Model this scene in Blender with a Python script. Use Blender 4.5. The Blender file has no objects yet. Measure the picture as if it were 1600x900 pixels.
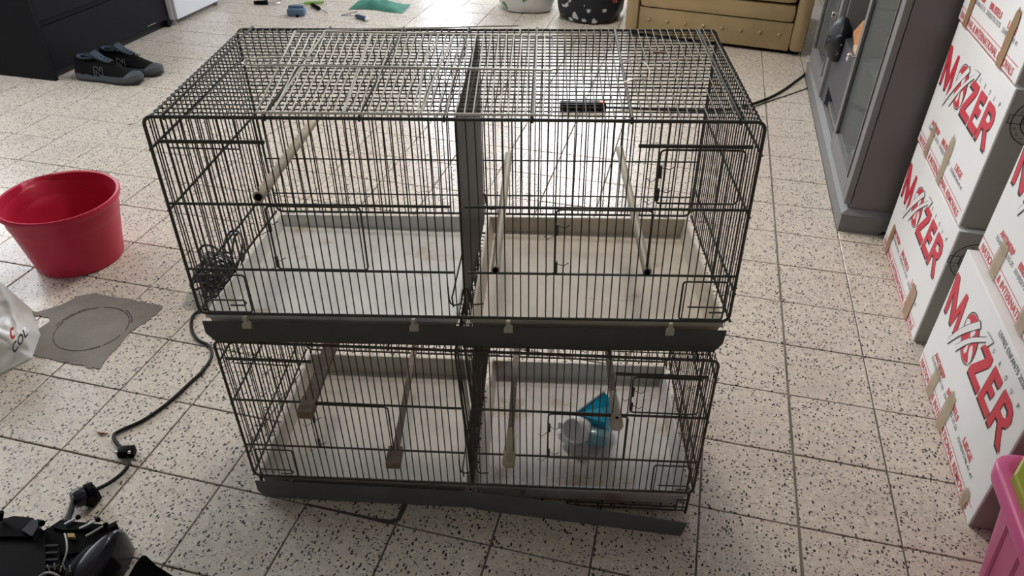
import bpy, bmesh, math, random
from mathutils import Vector, Matrix, noise
from mathutils.geometry import tessellate_polygon
random.seed(7)
PI = math.pi
SC = bpy.context.scene
COL = SC.collection

# ------------------------------------------------------------------ camera
YAW, PITCH, ROLL, FPX = -0.235928, 0.621847, 0.0129147, 1160.98
CAM = Vector((1.24633, -0.87060, 1.27865))
_cy, _sy, _cp, _sp = math.cos(YAW), math.sin(YAW), math.cos(PITCH), math.sin(PITCH)
FWD = Vector((_sy*_cp, _cy*_cp, -_sp))
_r0 = Vector((_cy, -_sy, 0)); _u0 = _r0.cross(FWD)
RGT = _r0*math.cos(ROLL) + _u0*math.sin(ROLL)
UPV = -_r0*math.sin(ROLL) + _u0*math.cos(ROLL)
cd = bpy.data.cameras.new('camera'); cam = bpy.data.objects.new('camera', cd); COL.objects.link(cam)
cd.sensor_width = 36; cd.lens = 36*FPX/1600; cd.clip_start = 0.02; cd.clip_end = 60
cam.matrix_world = Matrix(((RGT.x, UPV.x, -FWD.x, CAM.x), (RGT.y, UPV.y, -FWD.y, CAM.y), (RGT.z, UPV.z, -FWD.z, CAM.z), (0, 0, 0, 1)))
SC.camera = cam
# ------------------------------------------------------------------ world, view
W = bpy.data.worlds.new('world'); SC.world = W; W.use_nodes = True
W.node_tree.nodes['Background'].inputs[0].default_value = (0.9, 0.95, 1, 1)
W.node_tree.nodes['Background'].inputs[1].default_value = 1.0
SC.view_settings.view_transform = 'Standard'; SC.view_settings.look = 'None'
SC.view_settings.gamma = 1; SC.view_settings.use_curve_mapping = False
SC.view_settings.exposure = 0.16
WIN_BACK, WIN_GLASS, WIN_LEFT, LAMP, FILL_FRONT = 17.0, 13.0, 7.5, 88.0, 0.08


def at(x, y, z=0.0):          # the point seen at a pixel of the photograph, at height z
    d = FWD*FPX + RGT*(x-800) + UPV*(450-y)
    return CAM + d*((z-CAM.z)/d.z)


def px_of(P):
    d = Vector(P) - CAM; zc = d.dot(FWD)
    return (800 + FPX*d.dot(RGT)/zc, 450 - FPX*d.dot(UPV)/zc, zc)


# ------------------------------------------------------------------ materials
def mat(name, col, rough=0.6, metal=0.0, spec=0.5, emit=None, alpha=None, trans=0.0, noise_amt=0.0, noise_scale=20.0,
        stain=None, stain_scale=4.0, stain_th=0.6, bump=0.0, bump_scale=60.0, coat=0.0):
    m = bpy.data.materials.new(name); m.use_nodes = True
    nt = m.node_tree; N = nt.nodes; L = nt.links; b = N['Principled BSDF']
    b.inputs['Base Color'].default_value = (*col, 1); b.inputs['Roughness'].default_value = rough
    b.inputs['Metallic'].default_value = metal; b.inputs['Specular IOR Level'].default_value = spec
    b.inputs['Transmission Weight'].default_value = trans
    b.inputs['Coat Weight'].default_value = coat
    if alpha is not None: b.inputs['Alpha'].default_value = alpha
    if emit:
        b.inputs['Emission Color'].default_value = (*emit[0], 1); b.inputs['Emission Strength'].default_value = emit[1]
    src = None
    if noise_amt or stain or bump:
        tc = N.new('ShaderNodeNewGeometry')
        if noise_amt:
            n = N.new('ShaderNodeTexNoise'); n.inputs['Scale'].default_value = noise_scale; n.inputs['Detail'].default_value = 5
            L.new(tc.outputs['Position'], n.inputs['Vector'])
            r = N.new('ShaderNodeMapRange'); r.inputs[1].default_value = 0.3; r.inputs[2].default_value = 0.7
            r.inputs[3].default_value = 1-noise_amt; r.inputs[4].default_value = 1+noise_amt*0.5
            L.new(n.outputs[0], r.inputs[0])
            mx = N.new('ShaderNodeMix'); mx.data_type = 'RGBA'; mx.blend_type = 'MULTIPLY'; mx.inputs[0].default_value = 1
            mx.inputs[6].default_value = (*col, 1); L.new(r.outputs[0], mx.inputs[7]); src = mx.outputs[2]
        if stain:
            n = N.new('ShaderNodeTexNoise'); n.inputs['Scale'].default_value = stain_scale; n.inputs['Detail'].default_value = 8
            n.inputs['Roughness'].default_value = 0.65
            L.new(tc.outputs['Position'], n.inputs['Vector'])
            r = N.new('ShaderNodeMapRange'); r.inputs[1].default_value = stain_th; r.inputs[2].default_value = stain_th+0.12
            L.new(n.outputs[0], r.inputs[0])
            mx = N.new('ShaderNodeMix'); mx.data_type = 'RGBA'; L.new(r.outputs[0], mx.inputs[0])
            if src: L.new(src, mx.inputs[6])
            else: mx.inputs[6].default_value = (*col, 1)
            mx.inputs[7].default_value = (*stain, 1); src = mx.outputs[2]
        if src: L.new(src, b.inputs['Base Color'])
        if bump:
            n = N.new('ShaderNodeTexNoise'); n.inputs['Scale'].default_value = bump_scale; n.inputs['Detail'].default_value = 4
            L.new(tc.outputs['Position'], n.inputs['Vector'])
            bp = N.new('ShaderNodeBump'); bp.inputs['Strength'].default_value = bump; bp.inputs['Distance'].default_value = 0.01
            L.new(n.outputs[0], bp.inputs['Height']); L.new(bp.outputs[0], b.inputs['Normal'])
    return m


def terrazzo():
    m = bpy.data.materials.new('terrazzo'); m.use_nodes = True
    nt = m.node_tree; N = nt.nodes; L = nt.links; b = N['Principled BSDF']
    g = N.new('ShaderNodeNewGeometry')
    def nz(scale, detail=3, rough=0.5):
        n = N.new('ShaderNodeTexNoise'); n.inputs['Scale'].default_value = scale; n.inputs['Detail'].default_value = detail
        n.inputs['Roughness'].default_value = rough; L.new(g.outputs['Position'], n.inputs['Vector']); return n
    def mixc(f, a, c):
        mx = N.new('ShaderNodeMix'); mx.data_type = 'RGBA'
        if hasattr(f, 'links') or hasattr(f, 'is_linked'): L.new(f, mx.inputs[0])
        else: mx.inputs[0].default_value = f
        for k, v in ((6, a), (7, c)):
            if isinstance(v, tuple): mx.inputs[k].default_value = (*v, 1)
            else: L.new(v, mx.inputs[k])
        return mx.outputs[2]
    def mr(s, a, c, d=0.0, e=1.0):
        r = N.new('ShaderNodeMapRange'); L.new(s, r.inputs[0])
        for k, v in zip((1, 2, 3, 4), (a, c, d, e)): r.inputs[k].default_value = v
        return r.outputs[0]
    # distorted position so that the chips are irregular
    dn = N.new('ShaderNodeTexNoise'); dn.inputs['Scale'].default_value = 300; dn.inputs['Detail'].default_value = 2
    L.new(g.outputs['Position'], dn.inputs['Vector'])
    va = N.new('ShaderNodeVectorMath'); va.operation = 'MULTIPLY_ADD'
    L.new(dn.outputs['Color'], va.inputs[0]); va.inputs[1].default_value = (0.0045, 0.0045, 0); L.new(g.outputs['Position'], va.inputs[2])
    def chips(scale, prob, lo, hi, stretch=(1, 1, 1)):
        mp = N.new('ShaderNodeMapping'); mp.inputs['Scale'].default_value = stretch
        mp.inputs['Rotation'].default_value = (0, 0, random.random()*3)
        L.new(va.outputs[0], mp.inputs[0])
        v = N.new('ShaderNodeTexVoronoi'); v.inputs['Scale'].default_value = scale; v.voronoi_dimensions = '2D'
        L.new(mp.outputs[0], v.inputs['Vector'])
        sp = N.new('ShaderNodeSeparateColor'); L.new(v.outputs['Color'], sp.inputs[0])
        th = mr(sp.outputs[0], 1-prob, 1.0, lo*0.25, hi)     # size by cell
        gate = N.new('ShaderNodeMath'); gate.operation = 'GREATER_THAN'; L.new(sp.outputs[0], gate.inputs[0]); gate.inputs[1].default_value = 1-prob
        su = N.new('ShaderNodeMath'); su.operation = 'SUBTRACT'; L.new(th, su.inputs[0]); L.new(v.outputs['Distance'], su.inputs[1])
        a = mr(su.outputs[0], 0.0, 0.025)
        ml = N.new('ShaderNodeMath'); ml.operation = 'MULTIPLY'; L.new(a, ml.inputs[0]); L.new(gate.outputs[0], ml.inputs[1])
        return ml.outputs[0]
    base = mixc(mr(nz(1.6, 3).outputs[0], 0.35, 0.65), (0.665, 0.585, 0.515), (0.70, 0.645, 0.535))
    base = mixc(mr(nz(45, 4).outputs[0], 0.42, 0.62), base, (0.60, 0.53, 0.47))
    base = mixc(mr(nz(300, 2).outputs[0], 0.5, 0.75, 0, 0.5), base, (0.78, 0.73, 0.66))
    base = mixc(chips(165, 0.20, 0.3, 0.42, (1, 0.7, 1)), base, (0.82, 0.78, 0.72))
    base = mixc(chips(210, 0.28, 0.3, 0.38, (0.6, 1.3, 1)), base, (0.22, 0.19, 0.165))
    base = mixc(chips(140, 0.24, 0.32, 0.42, (1.25, 0.6, 1)), base, (0.012, 0.010, 0.009))
    base = mixc(chips(160, 0.20, 0.3, 0.40, (0.65, 1.25, 1)), base, (0.014, 0.011, 0.010))
    base = mixc(mr(nz(5, 5, 0.65).outputs[0], 0.52, 0.75, 0, 0.35), base, (0.40, 0.34, 0.29))
    L.new(base, b.inputs['Base Color'])
    L.new(mr(nz(7, 4).outputs[0], 0.3, 0.7, 0.26, 0.40), b.inputs['Roughness'])
    b.inputs['Specular IOR Level'].default_value = 0.5
    return m


M = dict(
    terrazzo=terrazzo(),
    grout=mat('grout', (0.19, 0.17, 0.14), 0.9, noise_amt=0.4, noise_scale=14),
    cement=mat('cement', (0.235, 0.215, 0.19), 0.85, noise_amt=0.25, noise_scale=9, bump=0.15, bump_scale=90),
    cement_dark=mat('cement_dark', (0.10, 0.088, 0.076), 0.9, noise_amt=0.3),
    wall=mat('wall_paint', (0.42, 0.40, 0.37), 0.85), ceiling=mat('ceiling_paint', (0.55, 0.54, 0.52), 0.9),
    wire=mat('cage_wire', (0.062, 0.058, 0.046), 0.5, 0.15, noise_amt=0.2, noise_scale=40),
    wire_rust=mat('worn_wire', (0.085, 0.070, 0.052), 0.5, 0.3, noise_amt=0.4, noise_scale=60),
    zinc=mat('zinc_wire', (0.80, 0.79, 0.74), 0.4, 0.2),
    plate=mat('grey_plate', (0.095, 0.095, 0.088), 0.6, spec=0.25, noise_amt=0.12, noise_scale=12),
    plate_low=mat('grey_plate_low', (0.13, 0.135, 0.135), 0.6, spec=0.25, noise_amt=0.12, noise_scale=12),
    divider=mat('divider', (0.055, 0.047, 0.038), 0.55, spec=0.25, noise_amt=0.3, noise_scale=25),
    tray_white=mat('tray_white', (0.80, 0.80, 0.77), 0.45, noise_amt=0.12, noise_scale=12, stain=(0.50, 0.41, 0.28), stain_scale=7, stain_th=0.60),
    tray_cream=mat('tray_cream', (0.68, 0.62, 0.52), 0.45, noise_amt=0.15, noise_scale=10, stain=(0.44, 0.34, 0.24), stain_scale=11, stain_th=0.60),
    tray_low_l=mat('tray_beige', (0.58, 0.545, 0.485), 0.45, noise_amt=0.15, noise_scale=10, stain=(0.46, 0.34, 0.22), stain_scale=7, stain_th=0.64),  # both lower trays: base colour lowered to include the shade inside the cage
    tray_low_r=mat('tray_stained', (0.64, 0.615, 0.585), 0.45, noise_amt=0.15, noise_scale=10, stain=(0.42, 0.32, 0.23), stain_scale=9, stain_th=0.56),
    clip=mat('clip_plastic', (0.50, 0.47, 0.38), 0.4),
    wood_pale=mat('pale_wood', (0.62, 0.53, 0.38), 0.6, noise_amt=0.25, noise_scale=50),
    wood_ivory=mat('ivory_plastic', (0.68, 0.64, 0.52), 0.4, noise_amt=0.15, noise_scale=20),
    wood_brown=mat('brown_wood', (0.22, 0.155, 0.11), 0.6, noise_amt=0.35, noise_scale=60),
    cap=mat('yellowed_cap', (0.52, 0.47, 0.30), 0.25, alpha=0.85),
    cap_ivory=mat('ivory_cap', (0.52, 0.47, 0.37), 0.35),
    black=mat('black_plastic', (0.005, 0.005, 0.006), 0.4, spec=0.05), black_matt=mat('black_matt', (0.005, 0.005, 0.006), 0.6, spec=0.03),
    cable=mat('black_cable', (0.007, 0.007, 0.007), 0.5, spec=0.25), cable_grey=mat('grey_cable', (0.022, 0.024, 0.026), 0.4),
    shell=mat('dark_shell', (0.014, 0.015, 0.022), 0.22, spec=0.4), grey_wire=mat('grey_wire', (0.35, 0.34, 0.31), 0.5),
    steel=mat('steel', (0.6, 0.6, 0.6), 0.25, 0.9), yellow=mat('yellow_part', (0.35, 0.25, 0.05), 0.5),
    red=mat('red_bucket', (0.52, 0.020, 0.062), 0.40, spec=0.35, noise_amt=0.06), 
    white_shiny=mat('feeder_white', (0.78, 0.80, 0.82), 0.25), blue=mat('feeder_blue', (0.01, 0.36, 0.60), 0.25, spec=0.3),
    blue_pale=mat('feeder_pale_blue', (0.30, 0.58, 0.68), 0.2, alpha=0.8),
    card=mat('white_card', (0.84, 0.84, 0.84), 0.65, noise_amt=0.05, noise_scale=3),
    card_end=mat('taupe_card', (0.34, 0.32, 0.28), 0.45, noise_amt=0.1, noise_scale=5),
    card_in=mat('card_core', (0.45, 0.38, 0.28), 0.8),
    ink_red=mat('ink_red', (0.62, 0.035, 0.065), 0.5), ink_pink=mat('ink_pale_red', (0.66, 0.10, 0.11), 0.5),
    ink_black=mat('ink_black', (0.015, 0.014, 0.014), 0.5), ink_white=mat('ink_white', (0.80, 0.80, 0.80), 0.6),
    ink_grey=mat('marker_grey', (0.06, 0.06, 0.065), 0.6),
    tape=mat('brown_tape', (0.40, 0.25, 0.14), 0.3, alpha=0.93, noise_amt=0.15, noise_scale=30),
    tape_pale=mat('beige_tape', (0.56, 0.46, 0.32), 0.35, alpha=0.5, spec=0.3, noise_amt=0.15, noise_scale=30),
    cab=mat('grey_lacquer', (0.19, 0.19, 0.19), 0.5, spec=0.3, noise_amt=0.05), cab_side=mat('taupe_panel', (0.155, 0.142, 0.140), 0.42),
    cab_in=mat('cabinet_inside', (0.12, 0.12, 0.115), 0.6), slate=mat('slate_panel', (0.05, 0.055, 0.07), 0.45),
    glass=mat('pane_glass', (0.5, 0.55, 0.53), 0.02, trans=0.0, alpha=0.13, spec=1.0),
    orange_wood=mat('orange_wood', (0.50, 0.22, 0.08), 0.5, noise_amt=0.2, noise_scale=30), light_wood=mat('light_wood', (0.62, 0.45, 0.25), 0.5),
    chrome=mat('chrome', (0.8, 0.8, 0.8), 0.12, 1.0),
    drawer=mat('black_lacquer', (0.010, 0.010, 0.013), 0.5, spec=0.1), groove=mat('groove_black', (0.003, 0.003, 0.004), 0.7),
    fridge=mat('white_enamel', (0.72, 0.75, 0.82), 0.3),
    gold=mat('gold_leather', (0.36, 0.27, 0.14), 0.33, 0.25, noise_amt=0.15, noise_scale=7, bump=0.25, bump_scale=14),
    dark_wood=mat('dark_brown_board', (0.055, 0.038, 0.032), 0.5),
    suede=mat('shoe_black', (0.006, 0.006, 0.007), 0.9, spec=0.15), shoe_grey=mat('shoe_grey', (0.065, 0.078, 0.09), 0.6), shoe_lining=mat('shoe_lining', (0.055, 0.07, 0.10), 0.9, spec=0.15),
    shoe_sole=mat('shoe_sole', (0.02, 0.022, 0.025), 0.6), shoe_line=mat('shoe_line', (0.25, 0.29, 0.31), 0.6),
    film=mat('white_film', (0.72, 0.72, 0.72), 0.3, noise_amt=0.1, noise_scale=8), logo_red=mat('logo_red', (0.55, 0.03, 0.02), 0.4),
    pink=mat('pink_tub', (0.62, 0.095, 0.27), 0.35), lime=mat('lime_plastic', (0.36, 0.40, 0.05), 0.4),
    green_cloth=mat('green_cloth', (0.045, 0.20, 0.145), 0.8, noise_amt=0.25, noise_scale=15), blue_grey=mat('blue_grey_plastic', (0.09, 0.15, 0.24), 0.5),
    navy=mat('navy_plastic', (0.02, 0.05, 0.12), 0.35), lime_tool=mat('lime_tool', (0.25, 0.45, 0.10), 0.45), red_cloth=mat('red_cloth', (0.45, 0.03, 0.03), 0.7),
    leaf=mat('dry_leaf', (0.20, 0.06, 0.03), 0.7), orange=mat('orange_lamp', (0.85, 0.10, 0.01), 0.3, emit=((1, 0.15, 0.02), 0.4)),
    win=mat('sky_light', (0, 0, 0), 1, emit=((0.86, 0.93, 1.0), WIN_BACK)), win_glass=mat('door_light', (0, 0, 0), 1, emit=((0.80, 0.88, 1.0), WIN_GLASS)),
    win_left=mat('left_light', (0, 0, 0), 1, emit=((0.90, 0.95, 1.0), WIN_LEFT)), lamp=mat('lamp_light', (0, 0, 0), 1, emit=((1.0, 0.90, 0.80), LAMP)),
    fill_front=mat('front_fill_light', (0, 0, 0), 1, emit=((1.0, 0.93, 0.85), FILL_FRONT)),
    frame=mat('window_frame', (0.7, 0.7, 0.7), 0.4),
)


def flower_mat(name, ground, blots, scale):
    m = bpy.data.materials.new(name); m.use_nodes = True
    N = m.node_tree.nodes; L = m.node_tree.links; b = N['Principled BSDF']; b.inputs['Roughness'].default_value = 0.45; b.inputs['Specular IOR Level'].default_value = 0.3
    g = N.new('ShaderNodeNewGeometry')
    d = N.new('ShaderNodeTexNoise'); d.inputs['Scale'].default_value = 30; L.new(g.outputs['Position'], d.inputs['Vector'])
    va = N.new('ShaderNodeVectorMath'); va.operation = 'MULTIPLY_ADD'; va.inputs[1].default_value = (0.06, 0.06, 0.06)
    L.new(d.outputs['Color'], va.inputs[0]); L.new(g.outputs['Position'], va.inputs[2])
    v = N.new('ShaderNodeTexVoronoi'); v.inputs['Scale'].default_value = scale; L.new(va.outputs[0], v.inputs['Vector'])
    sp = N.new('ShaderNodeSeparateColor'); L.new(v.outputs['Color'], sp.inputs[0])
    cr = N.new('ShaderNodeValToRGB'); cr.color_ramp.interpolation = 'CONSTANT'
    e = cr.color_ramp.elements
    for i, c in enumerate(blots):
        p = i/len(blots)
        if i < 2: el = e[i]; el.position = p
        else: el = e.new(p)
        el.color = (*c, 1)
    L.new(sp.outputs[0], cr.inputs[0])
    r = N.new('ShaderNodeMapRange'); r.inputs[1].default_value = 0.30; r.inputs[2].default_value = 0.36; r.inputs[3].default_value = 1; r.inputs[4].default_value = 0
    L.new(v.outputs['Distance'], r.inputs[0])
    mx = N.new('ShaderNodeMix'); mx.data_type = 'RGBA'; L.new(r.outputs[0], mx.inputs[0]); mx.inputs[6].default_value = (*ground, 1); L.new(cr.outputs[0], mx.inputs[7])
    L.new(mx.outputs[2], b.inputs['Base Color']); return m


M['bag_white'] = flower_mat('floral_white', (0.55, 0.55, 0.53), [(0.55, 0.55, 0.53), (0.45, 0.36, 0.05), (0.55, 0.55, 0.53), (0.10, 0.22, 0.08), (0.55, 0.55, 0.53), (0.40, 0.05, 0.08)], 14)
M['bag_print'] = flower_mat('printed_black_film', (0.007, 0.007, 0.009), [(0.007, 0.007, 0.009), (0.45, 0.45, 0.5), (0.007, 0.007, 0.009), (0.007, 0.007, 0.009), (0.10, 0.11, 0.13), (0.007, 0.007, 0.009)], 28)
M['bag_black'] = flower_mat('floral_black', (0.010, 0.012, 0.018), [(0.010, 0.012, 0.018), (0.55, 0.55, 0.55), (0.010, 0.012, 0.018), (0.40, 0.08, 0.10), (0.5, 0.5, 0.5), (0.010, 0.012, 0.018)], 17)


# ------------------------------------------------------------------ mesh helpers
def basis(d):
    d = d.normalized(); a = Vector((0, 0, 1)) if abs(d.z) < 0.9 else Vector((1, 0, 0))
    u = d.cross(a).normalized(); return u, d.cross(u).normalized()


class MB:
    def __init__(s): s.v = []; s.f = []
    def add(s, vs, fs):
        n = len(s.v); s.v += [Vector(x) for x in vs]; s.f += [tuple(i+n for i in f) for f in fs]; return s
    def box(s, lo, hi, bev=0.0, T=None):
        x0, y0, z0 = lo; x1, y1, z1 = hi
        if bev > 0:
            bm = bmesh.new(); bmesh.ops.create_cube(bm, size=1)
            for v in bm.verts: v.co = Vector(((x0+x1)/2+v.co.x*(x1-x0), (y0+y1)/2+v.co.y*(y1-y0), (z0+z1)/2+v.co.z*(z1-z0)))
            bmesh.ops.bevel(bm, geom=bm.edges[:], offset=bev, segments=2, affect='EDGES', profile=0.6)
            vs = [v.co.copy() for v in bm.verts]; fs = [[v.index for v in f.verts] for f in bm.faces]; bm.free()
        else:
            vs = [Vector((x, y, z)) for z in (z0, z1) for y in (y0, y1) for x in (x0, x1)]
            fs = [(0, 2, 3, 1), (4, 5, 7, 6), (0, 1, 5, 4), (2, 6, 7, 3), (0, 4, 6, 2), (1, 3, 7, 5)]
        if T: vs = [T @ v for v in vs]
        return s.add(vs, fs)
    def hexa(s, p):      # 8 corners ordered as box
        return s.add(p, [(0, 2, 3, 1), (4, 5, 7, 6), (0, 1, 5, 4), (2, 6, 7, 3), (0, 4, 6, 2), (1, 3, 7, 5)])
    def tube(s, pts, r, seg=6, caps=True, closed=False):
        pts = [Vector(p) for p in pts]; n = len(pts)
        if n < 2: return s
        rr = r if isinstance(r, (list, tuple)) else [r]*n
        vs = []; u = None
        for i, p in enumerate(pts):
            a = pts[i-1] if (i > 0 or closed) else pts[i]; b = pts[(i+1) % n] if (i < n-1 or closed) else pts[i]
            t = (b-a)
            t = t.normalized() if t.length > 1e-9 else Vector((0, 0, 1))
            if u is None: u, w = basis(t)
            else:
                u = (u - t*u.dot(t))
                u = u.normalized() if u.length > 1e-6 else basis(t)[0]
                w = t.cross(u)
            for k in range(seg):
                an = 2*PI*k/seg; vs.append(p + (u*math.cos(an)+w*math.sin(an))*rr[i])
        fs = []
        for i in range(n if closed else n-1):
            j = (i+1) % n
            for k in range(seg):
                k2 = (k+1) % seg; fs.append((i*seg+k, i*seg+k2, j*seg+k2, j*seg+k))
        if caps and not closed: fs += [tuple(range(seg-1, -1, -1)), tuple((n-1)*seg+k for k in range(seg))]
        return s.add(vs, fs)
    def rings(s, rings, cap0=True, cap1=True):
        n = len(rings[0]); vs = [p for r in rings for p in r]; fs = []
        for i in range(len(rings)-1):
            for k in range(n):
                k2 = (k+1) % n; fs.append((i*n+k, i*n+k2, (i+1)*n+k2, (i+1)*n+k))
        if cap0: fs.append(tuple(range(n-1, -1, -1)))
        if cap1: fs.append(tuple((len(rings)-1)*n+k for k in range(n)))
        return s.add(vs, fs)
    def lathe(s, prof, c=(0, 0, 0), seg=32, cap0=True, cap1=True, T=None, sx=1, sy=1):
        R = []
        for r, z in prof:
            ring = [Vector((c[0]+r*sx*math.cos(2*PI*k/seg), c[1]+r*sy*math.sin(2*PI*k/seg), c[2]+z)) for k in range(seg)]
            R.append([T @ p for p in ring] if T else ring)
        return s.rings(R, cap0, cap1)
    def prism(s, loops, f, d0, d1):   # 2d loops (first outer, others holes) mapped by f(s,t,d)
        flat = [p for l in loops for p in l]
        tris = tessellate_polygon([[Vector((x, y, 0)) for x, y in l] for l in loops])
        n = len(flat); vs = [f(x, y, d0) for x, y in flat] + [f(x, y, d1) for x, y in flat]
        fs = [tuple(t) for t in tris] + [tuple(i+n for i in reversed(t)) for t in tris]
        o = 0
        for l in loops:
            m = len(l)
            for i in range(m):
                a, b = o+i, o+(i+1) % m; fs.append((a, b, b+n, a+n))
            o += m
        return s.add(vs, fs)
    def sphere(s, c, r, seg=14, T=None, sc=(1, 1, 1)):
        k = seg//2; R = []
        for i in range(k+1):
            a = -PI/2+PI*i/k; a = max(-PI/2+0.01, min(PI/2-0.01, a))
            ring = [Vector((c[0]+r*sc[0]*math.cos(a)*math.cos(2*PI*j/seg), c[1]+r*sc[1]*math.cos(a)*math.sin(2*PI*j/seg), c[2]+r*sc[2]*math.sin(a))) for j in range(seg)]
            R.append([T @ p for p in ring] if T else ring)
        return s.rings(R)
    def build(s, name, m, parent=None, local=False, smooth=False, props=None):
        off = Vector((0, 0, 0))
        if parent is not None and not local:
            q = parent
            while q is not None: off += q.location; q = q.parent
        me = bpy.data.meshes.new(name); me.from_pydata([tuple(v-off) for v in s.v], [], s.f)
        bm = bmesh.new(); bm.from_mesh(me); bmesh.ops.recalc_face_normals(bm, faces=bm.faces[:]); bm.to_mesh(me); bm.free()
        me.materials.append(M[m] if isinstance(m, str) else m)
        if smooth:
            for p in me.polygons: p.use_smooth = True
            try: me.set_sharp_from_angle(angle=math.radians(50))
            except Exception: pass
        o = bpy.data.objects.new(name, me); COL.objects.link(o)
        if parent is not None: o.parent = parent
        for k, v in (props or {}).items(): o[k] = v
        return o


def thing(name, label, cat, loc=(0, 0, 0), rz=0.0, group=None):
    o = bpy.data.objects.new(name, None); COL.objects.link(o); o.empty_display_size = 0.05
    o.location = loc; o.rotation_euler = (0, 0, rz); o['label'] = label; o['category'] = cat
    if group: o['group'] = group
    return o


def tag(o, label, cat, group=None):
    o['label'] = label; o['category'] = cat
    if group: o['group'] = group
    return o


def bez(P, n=8):     # smooth (Catmull-Rom) through points
    P = [Vector(p) for p in P]; out = []
    for i in range(len(P)-1):
        a = P[max(i-1, 0)]; b = P[i]; c = P[i+1]; d = P[min(i+2, len(P)-1)]
        for k in range(n):
            t = k/n; out.append(0.5*((2*b)+(c-a)*t+(2*a-5*b+4*c-d)*t*t+(3*b-a-3*c+d)*t**3))
    out.append(P[-1]); return out


def text_mesh(txt, f, s0, t0, width, height, shear=0.0, bold=0.0, spacing=1.0):
    cu = bpy.data.curves.new('txt', 'FONT'); cu.body = txt; cu.size = 1; cu.offset = bold; cu.space_character = spacing
    cu.resolution_u = 3
    o = bpy.data.objects.new('txt', cu); COL.objects.link(o)
    me = bpy.data.meshes.new_from_object(o.evaluated_get(bpy.context.evaluated_depsgraph_get()))
    vs = [v.co.copy() for v in me.vertices]; fs = [tuple(p.vertices) for p in me.polygons]
    bpy.data.objects.remove(o); bpy.data.curves.remove(cu); bpy.data.meshes.remove(me)
    x0 = min(v.x for v in vs); x1 = max(v.x for v in vs); y1 = 0.73
    mb = MB(); mb.add([f(s0+(v.x-x0)/(x1-x0)*width+shear*v.y*height, t0+v.y/y1*height, 0.0008) for v in vs], fs)
    return mb


# ------------------------------------------------------------------ room shell
X0, X1, Y0, Y1, ZC = -3.1, 2.42, -2.6, 5.0, 2.55
fl = MB().box((X0, Y0, -0.05), (X1, Y1, -0.0035)).build('floor', 'grout'); fl['kind'] = 'structure'
T = 0.2; tw = 0.0981
tv = [(-tw, -tw, -.004), (tw, -tw, -.004), (tw, tw, -.004), (-tw, tw, -.004)] + [(-tw, -tw, -.0008), (tw, -tw, -.0008), (tw, tw, -.0008), (-tw, tw, -.0008)]
ti = tw-0.0012
tv += [(-ti, -ti, 0), (ti, -ti, 0), (ti, ti, 0), (-ti, ti, 0)]
tf = [(8, 9, 10, 11)] + [(i, (i+1) % 4, 4+(i+1) % 4, 4+i) for i in range(4)] + [(4+i, 4+(i+1) % 4, 8+(i+1) % 4, 8+i) for i in range(4)]
tme = bpy.data.meshes.new('tile'); tme.from_pydata(tv, [], tf); tme.materials.append(M['terrazzo'])
cells = []
for i in range(int(X0/T), int(X1/T)+1):
    for j in range(int(Y0/T), int(Y1/T)+1):
        c = Vector(((i+.5)*T, (j+.5)*T, 0))
        if not (X0+.1 < c.x < X1-.1 and Y0+.1 < c.y < Y1-.1): continue
        x, y, z = px_of(c)
        inside = z > 0.2 and -60 < x < 1660 and -40 < y < 960
        cells.append((0 if inside else 1, (c-CAM).length, c))
cells.sort(key=lambda t: (t[0], t[1]))
rest = MB()
for k, (flag, d, c) in enumerate(cells):
    jit = Vector((random.uniform(-.0007, .0007), random.uniform(-.0007, .0007), 0))
    if k < 300 and flag == 0:
        o = bpy.data.objects.new('tile', tme); COL.objects.link(o); o.parent = fl
        o.location = c+jit; o.rotation_euler = (random.uniform(-.0012, .0012), random.uniform(-.0012, .0012), random.uniform(-.002, .002))
    else: rest.add([Vector(v)+c+jit for v in tv], tf)
rest.build('tile_field', 'terrazzo', fl, props={'kind': 'stuff'})
# cement patch with the scored ring of the manhole
pp = [(22, 480), (60, 488), (92, 478), (112, 470), (122, 464), (135, 461), (152, 459), (165, 463), (200, 468), (232, 474), (256, 480), (243, 492), (225, 506), (204, 520), (190, 536), (178, 550), (163, 566), (155, 577), (140, 575), (120, 570), (90, 564), (60, 559), (45, 553), (44, 540), (50, 524), (66, 512), (80, 500), (76, 496), (50, 494), (20, 491), (0, 488), (-20, 485), (-20, 478), (0, 477)]
pl = [at(x, y) for x, y in pp]; poly = []
for a, b in zip(pl, pl[1:]+pl[:1]):
    for k in range(4):
        q = a.lerp(b, k/4); poly.append((q.x+random.uniform(-.003, .003), q.y+random.uniform(-.003, .003)))
pt = MB().prism([poly], lambda s, t, d: Vector((s, t, d)), 0.0, 0.0022).build('cement_patch', 'cement', fl, props={'label': 'grey cement patch with a ring scored in it'})
rc = [at(x, y) for x, y in [(85, 515), (110, 549), (170, 545), (205, 505), (198, 488), (150, 484), (120, 490)]]
cen = sum(rc, Vector())/len(rc)
cen = at(144, 514); RR = 0.5*(at(84, 520)-at(205, 500)).length*0.97
rg = MB()
for a0, a1, r_ in [(0.2, 1.9, 1.0), (2.05, 3.0, 1.02), (3.1, 5.6, 1.0), (5.65, 6.2, 1.0), (0.5, 1.2, 1.07), (2.3, 3.3, 1.08)]:
    rg.tube([cen + Vector((math.cos(a0+(a1-a0)*k/20)*RR*r_, math.sin(a0+(a1-a0)*k/20)*RR*r_, 0.0022)) for k in range(21)], [0.0008+0.0014*random.random() for _ in range(21)], 4)
rg.tube([at(123, 527), at(128, 525.5), at(133, 525)], 0.0018, 4)
rg.build('scored_ring', 'cement_dark', pt)


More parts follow.
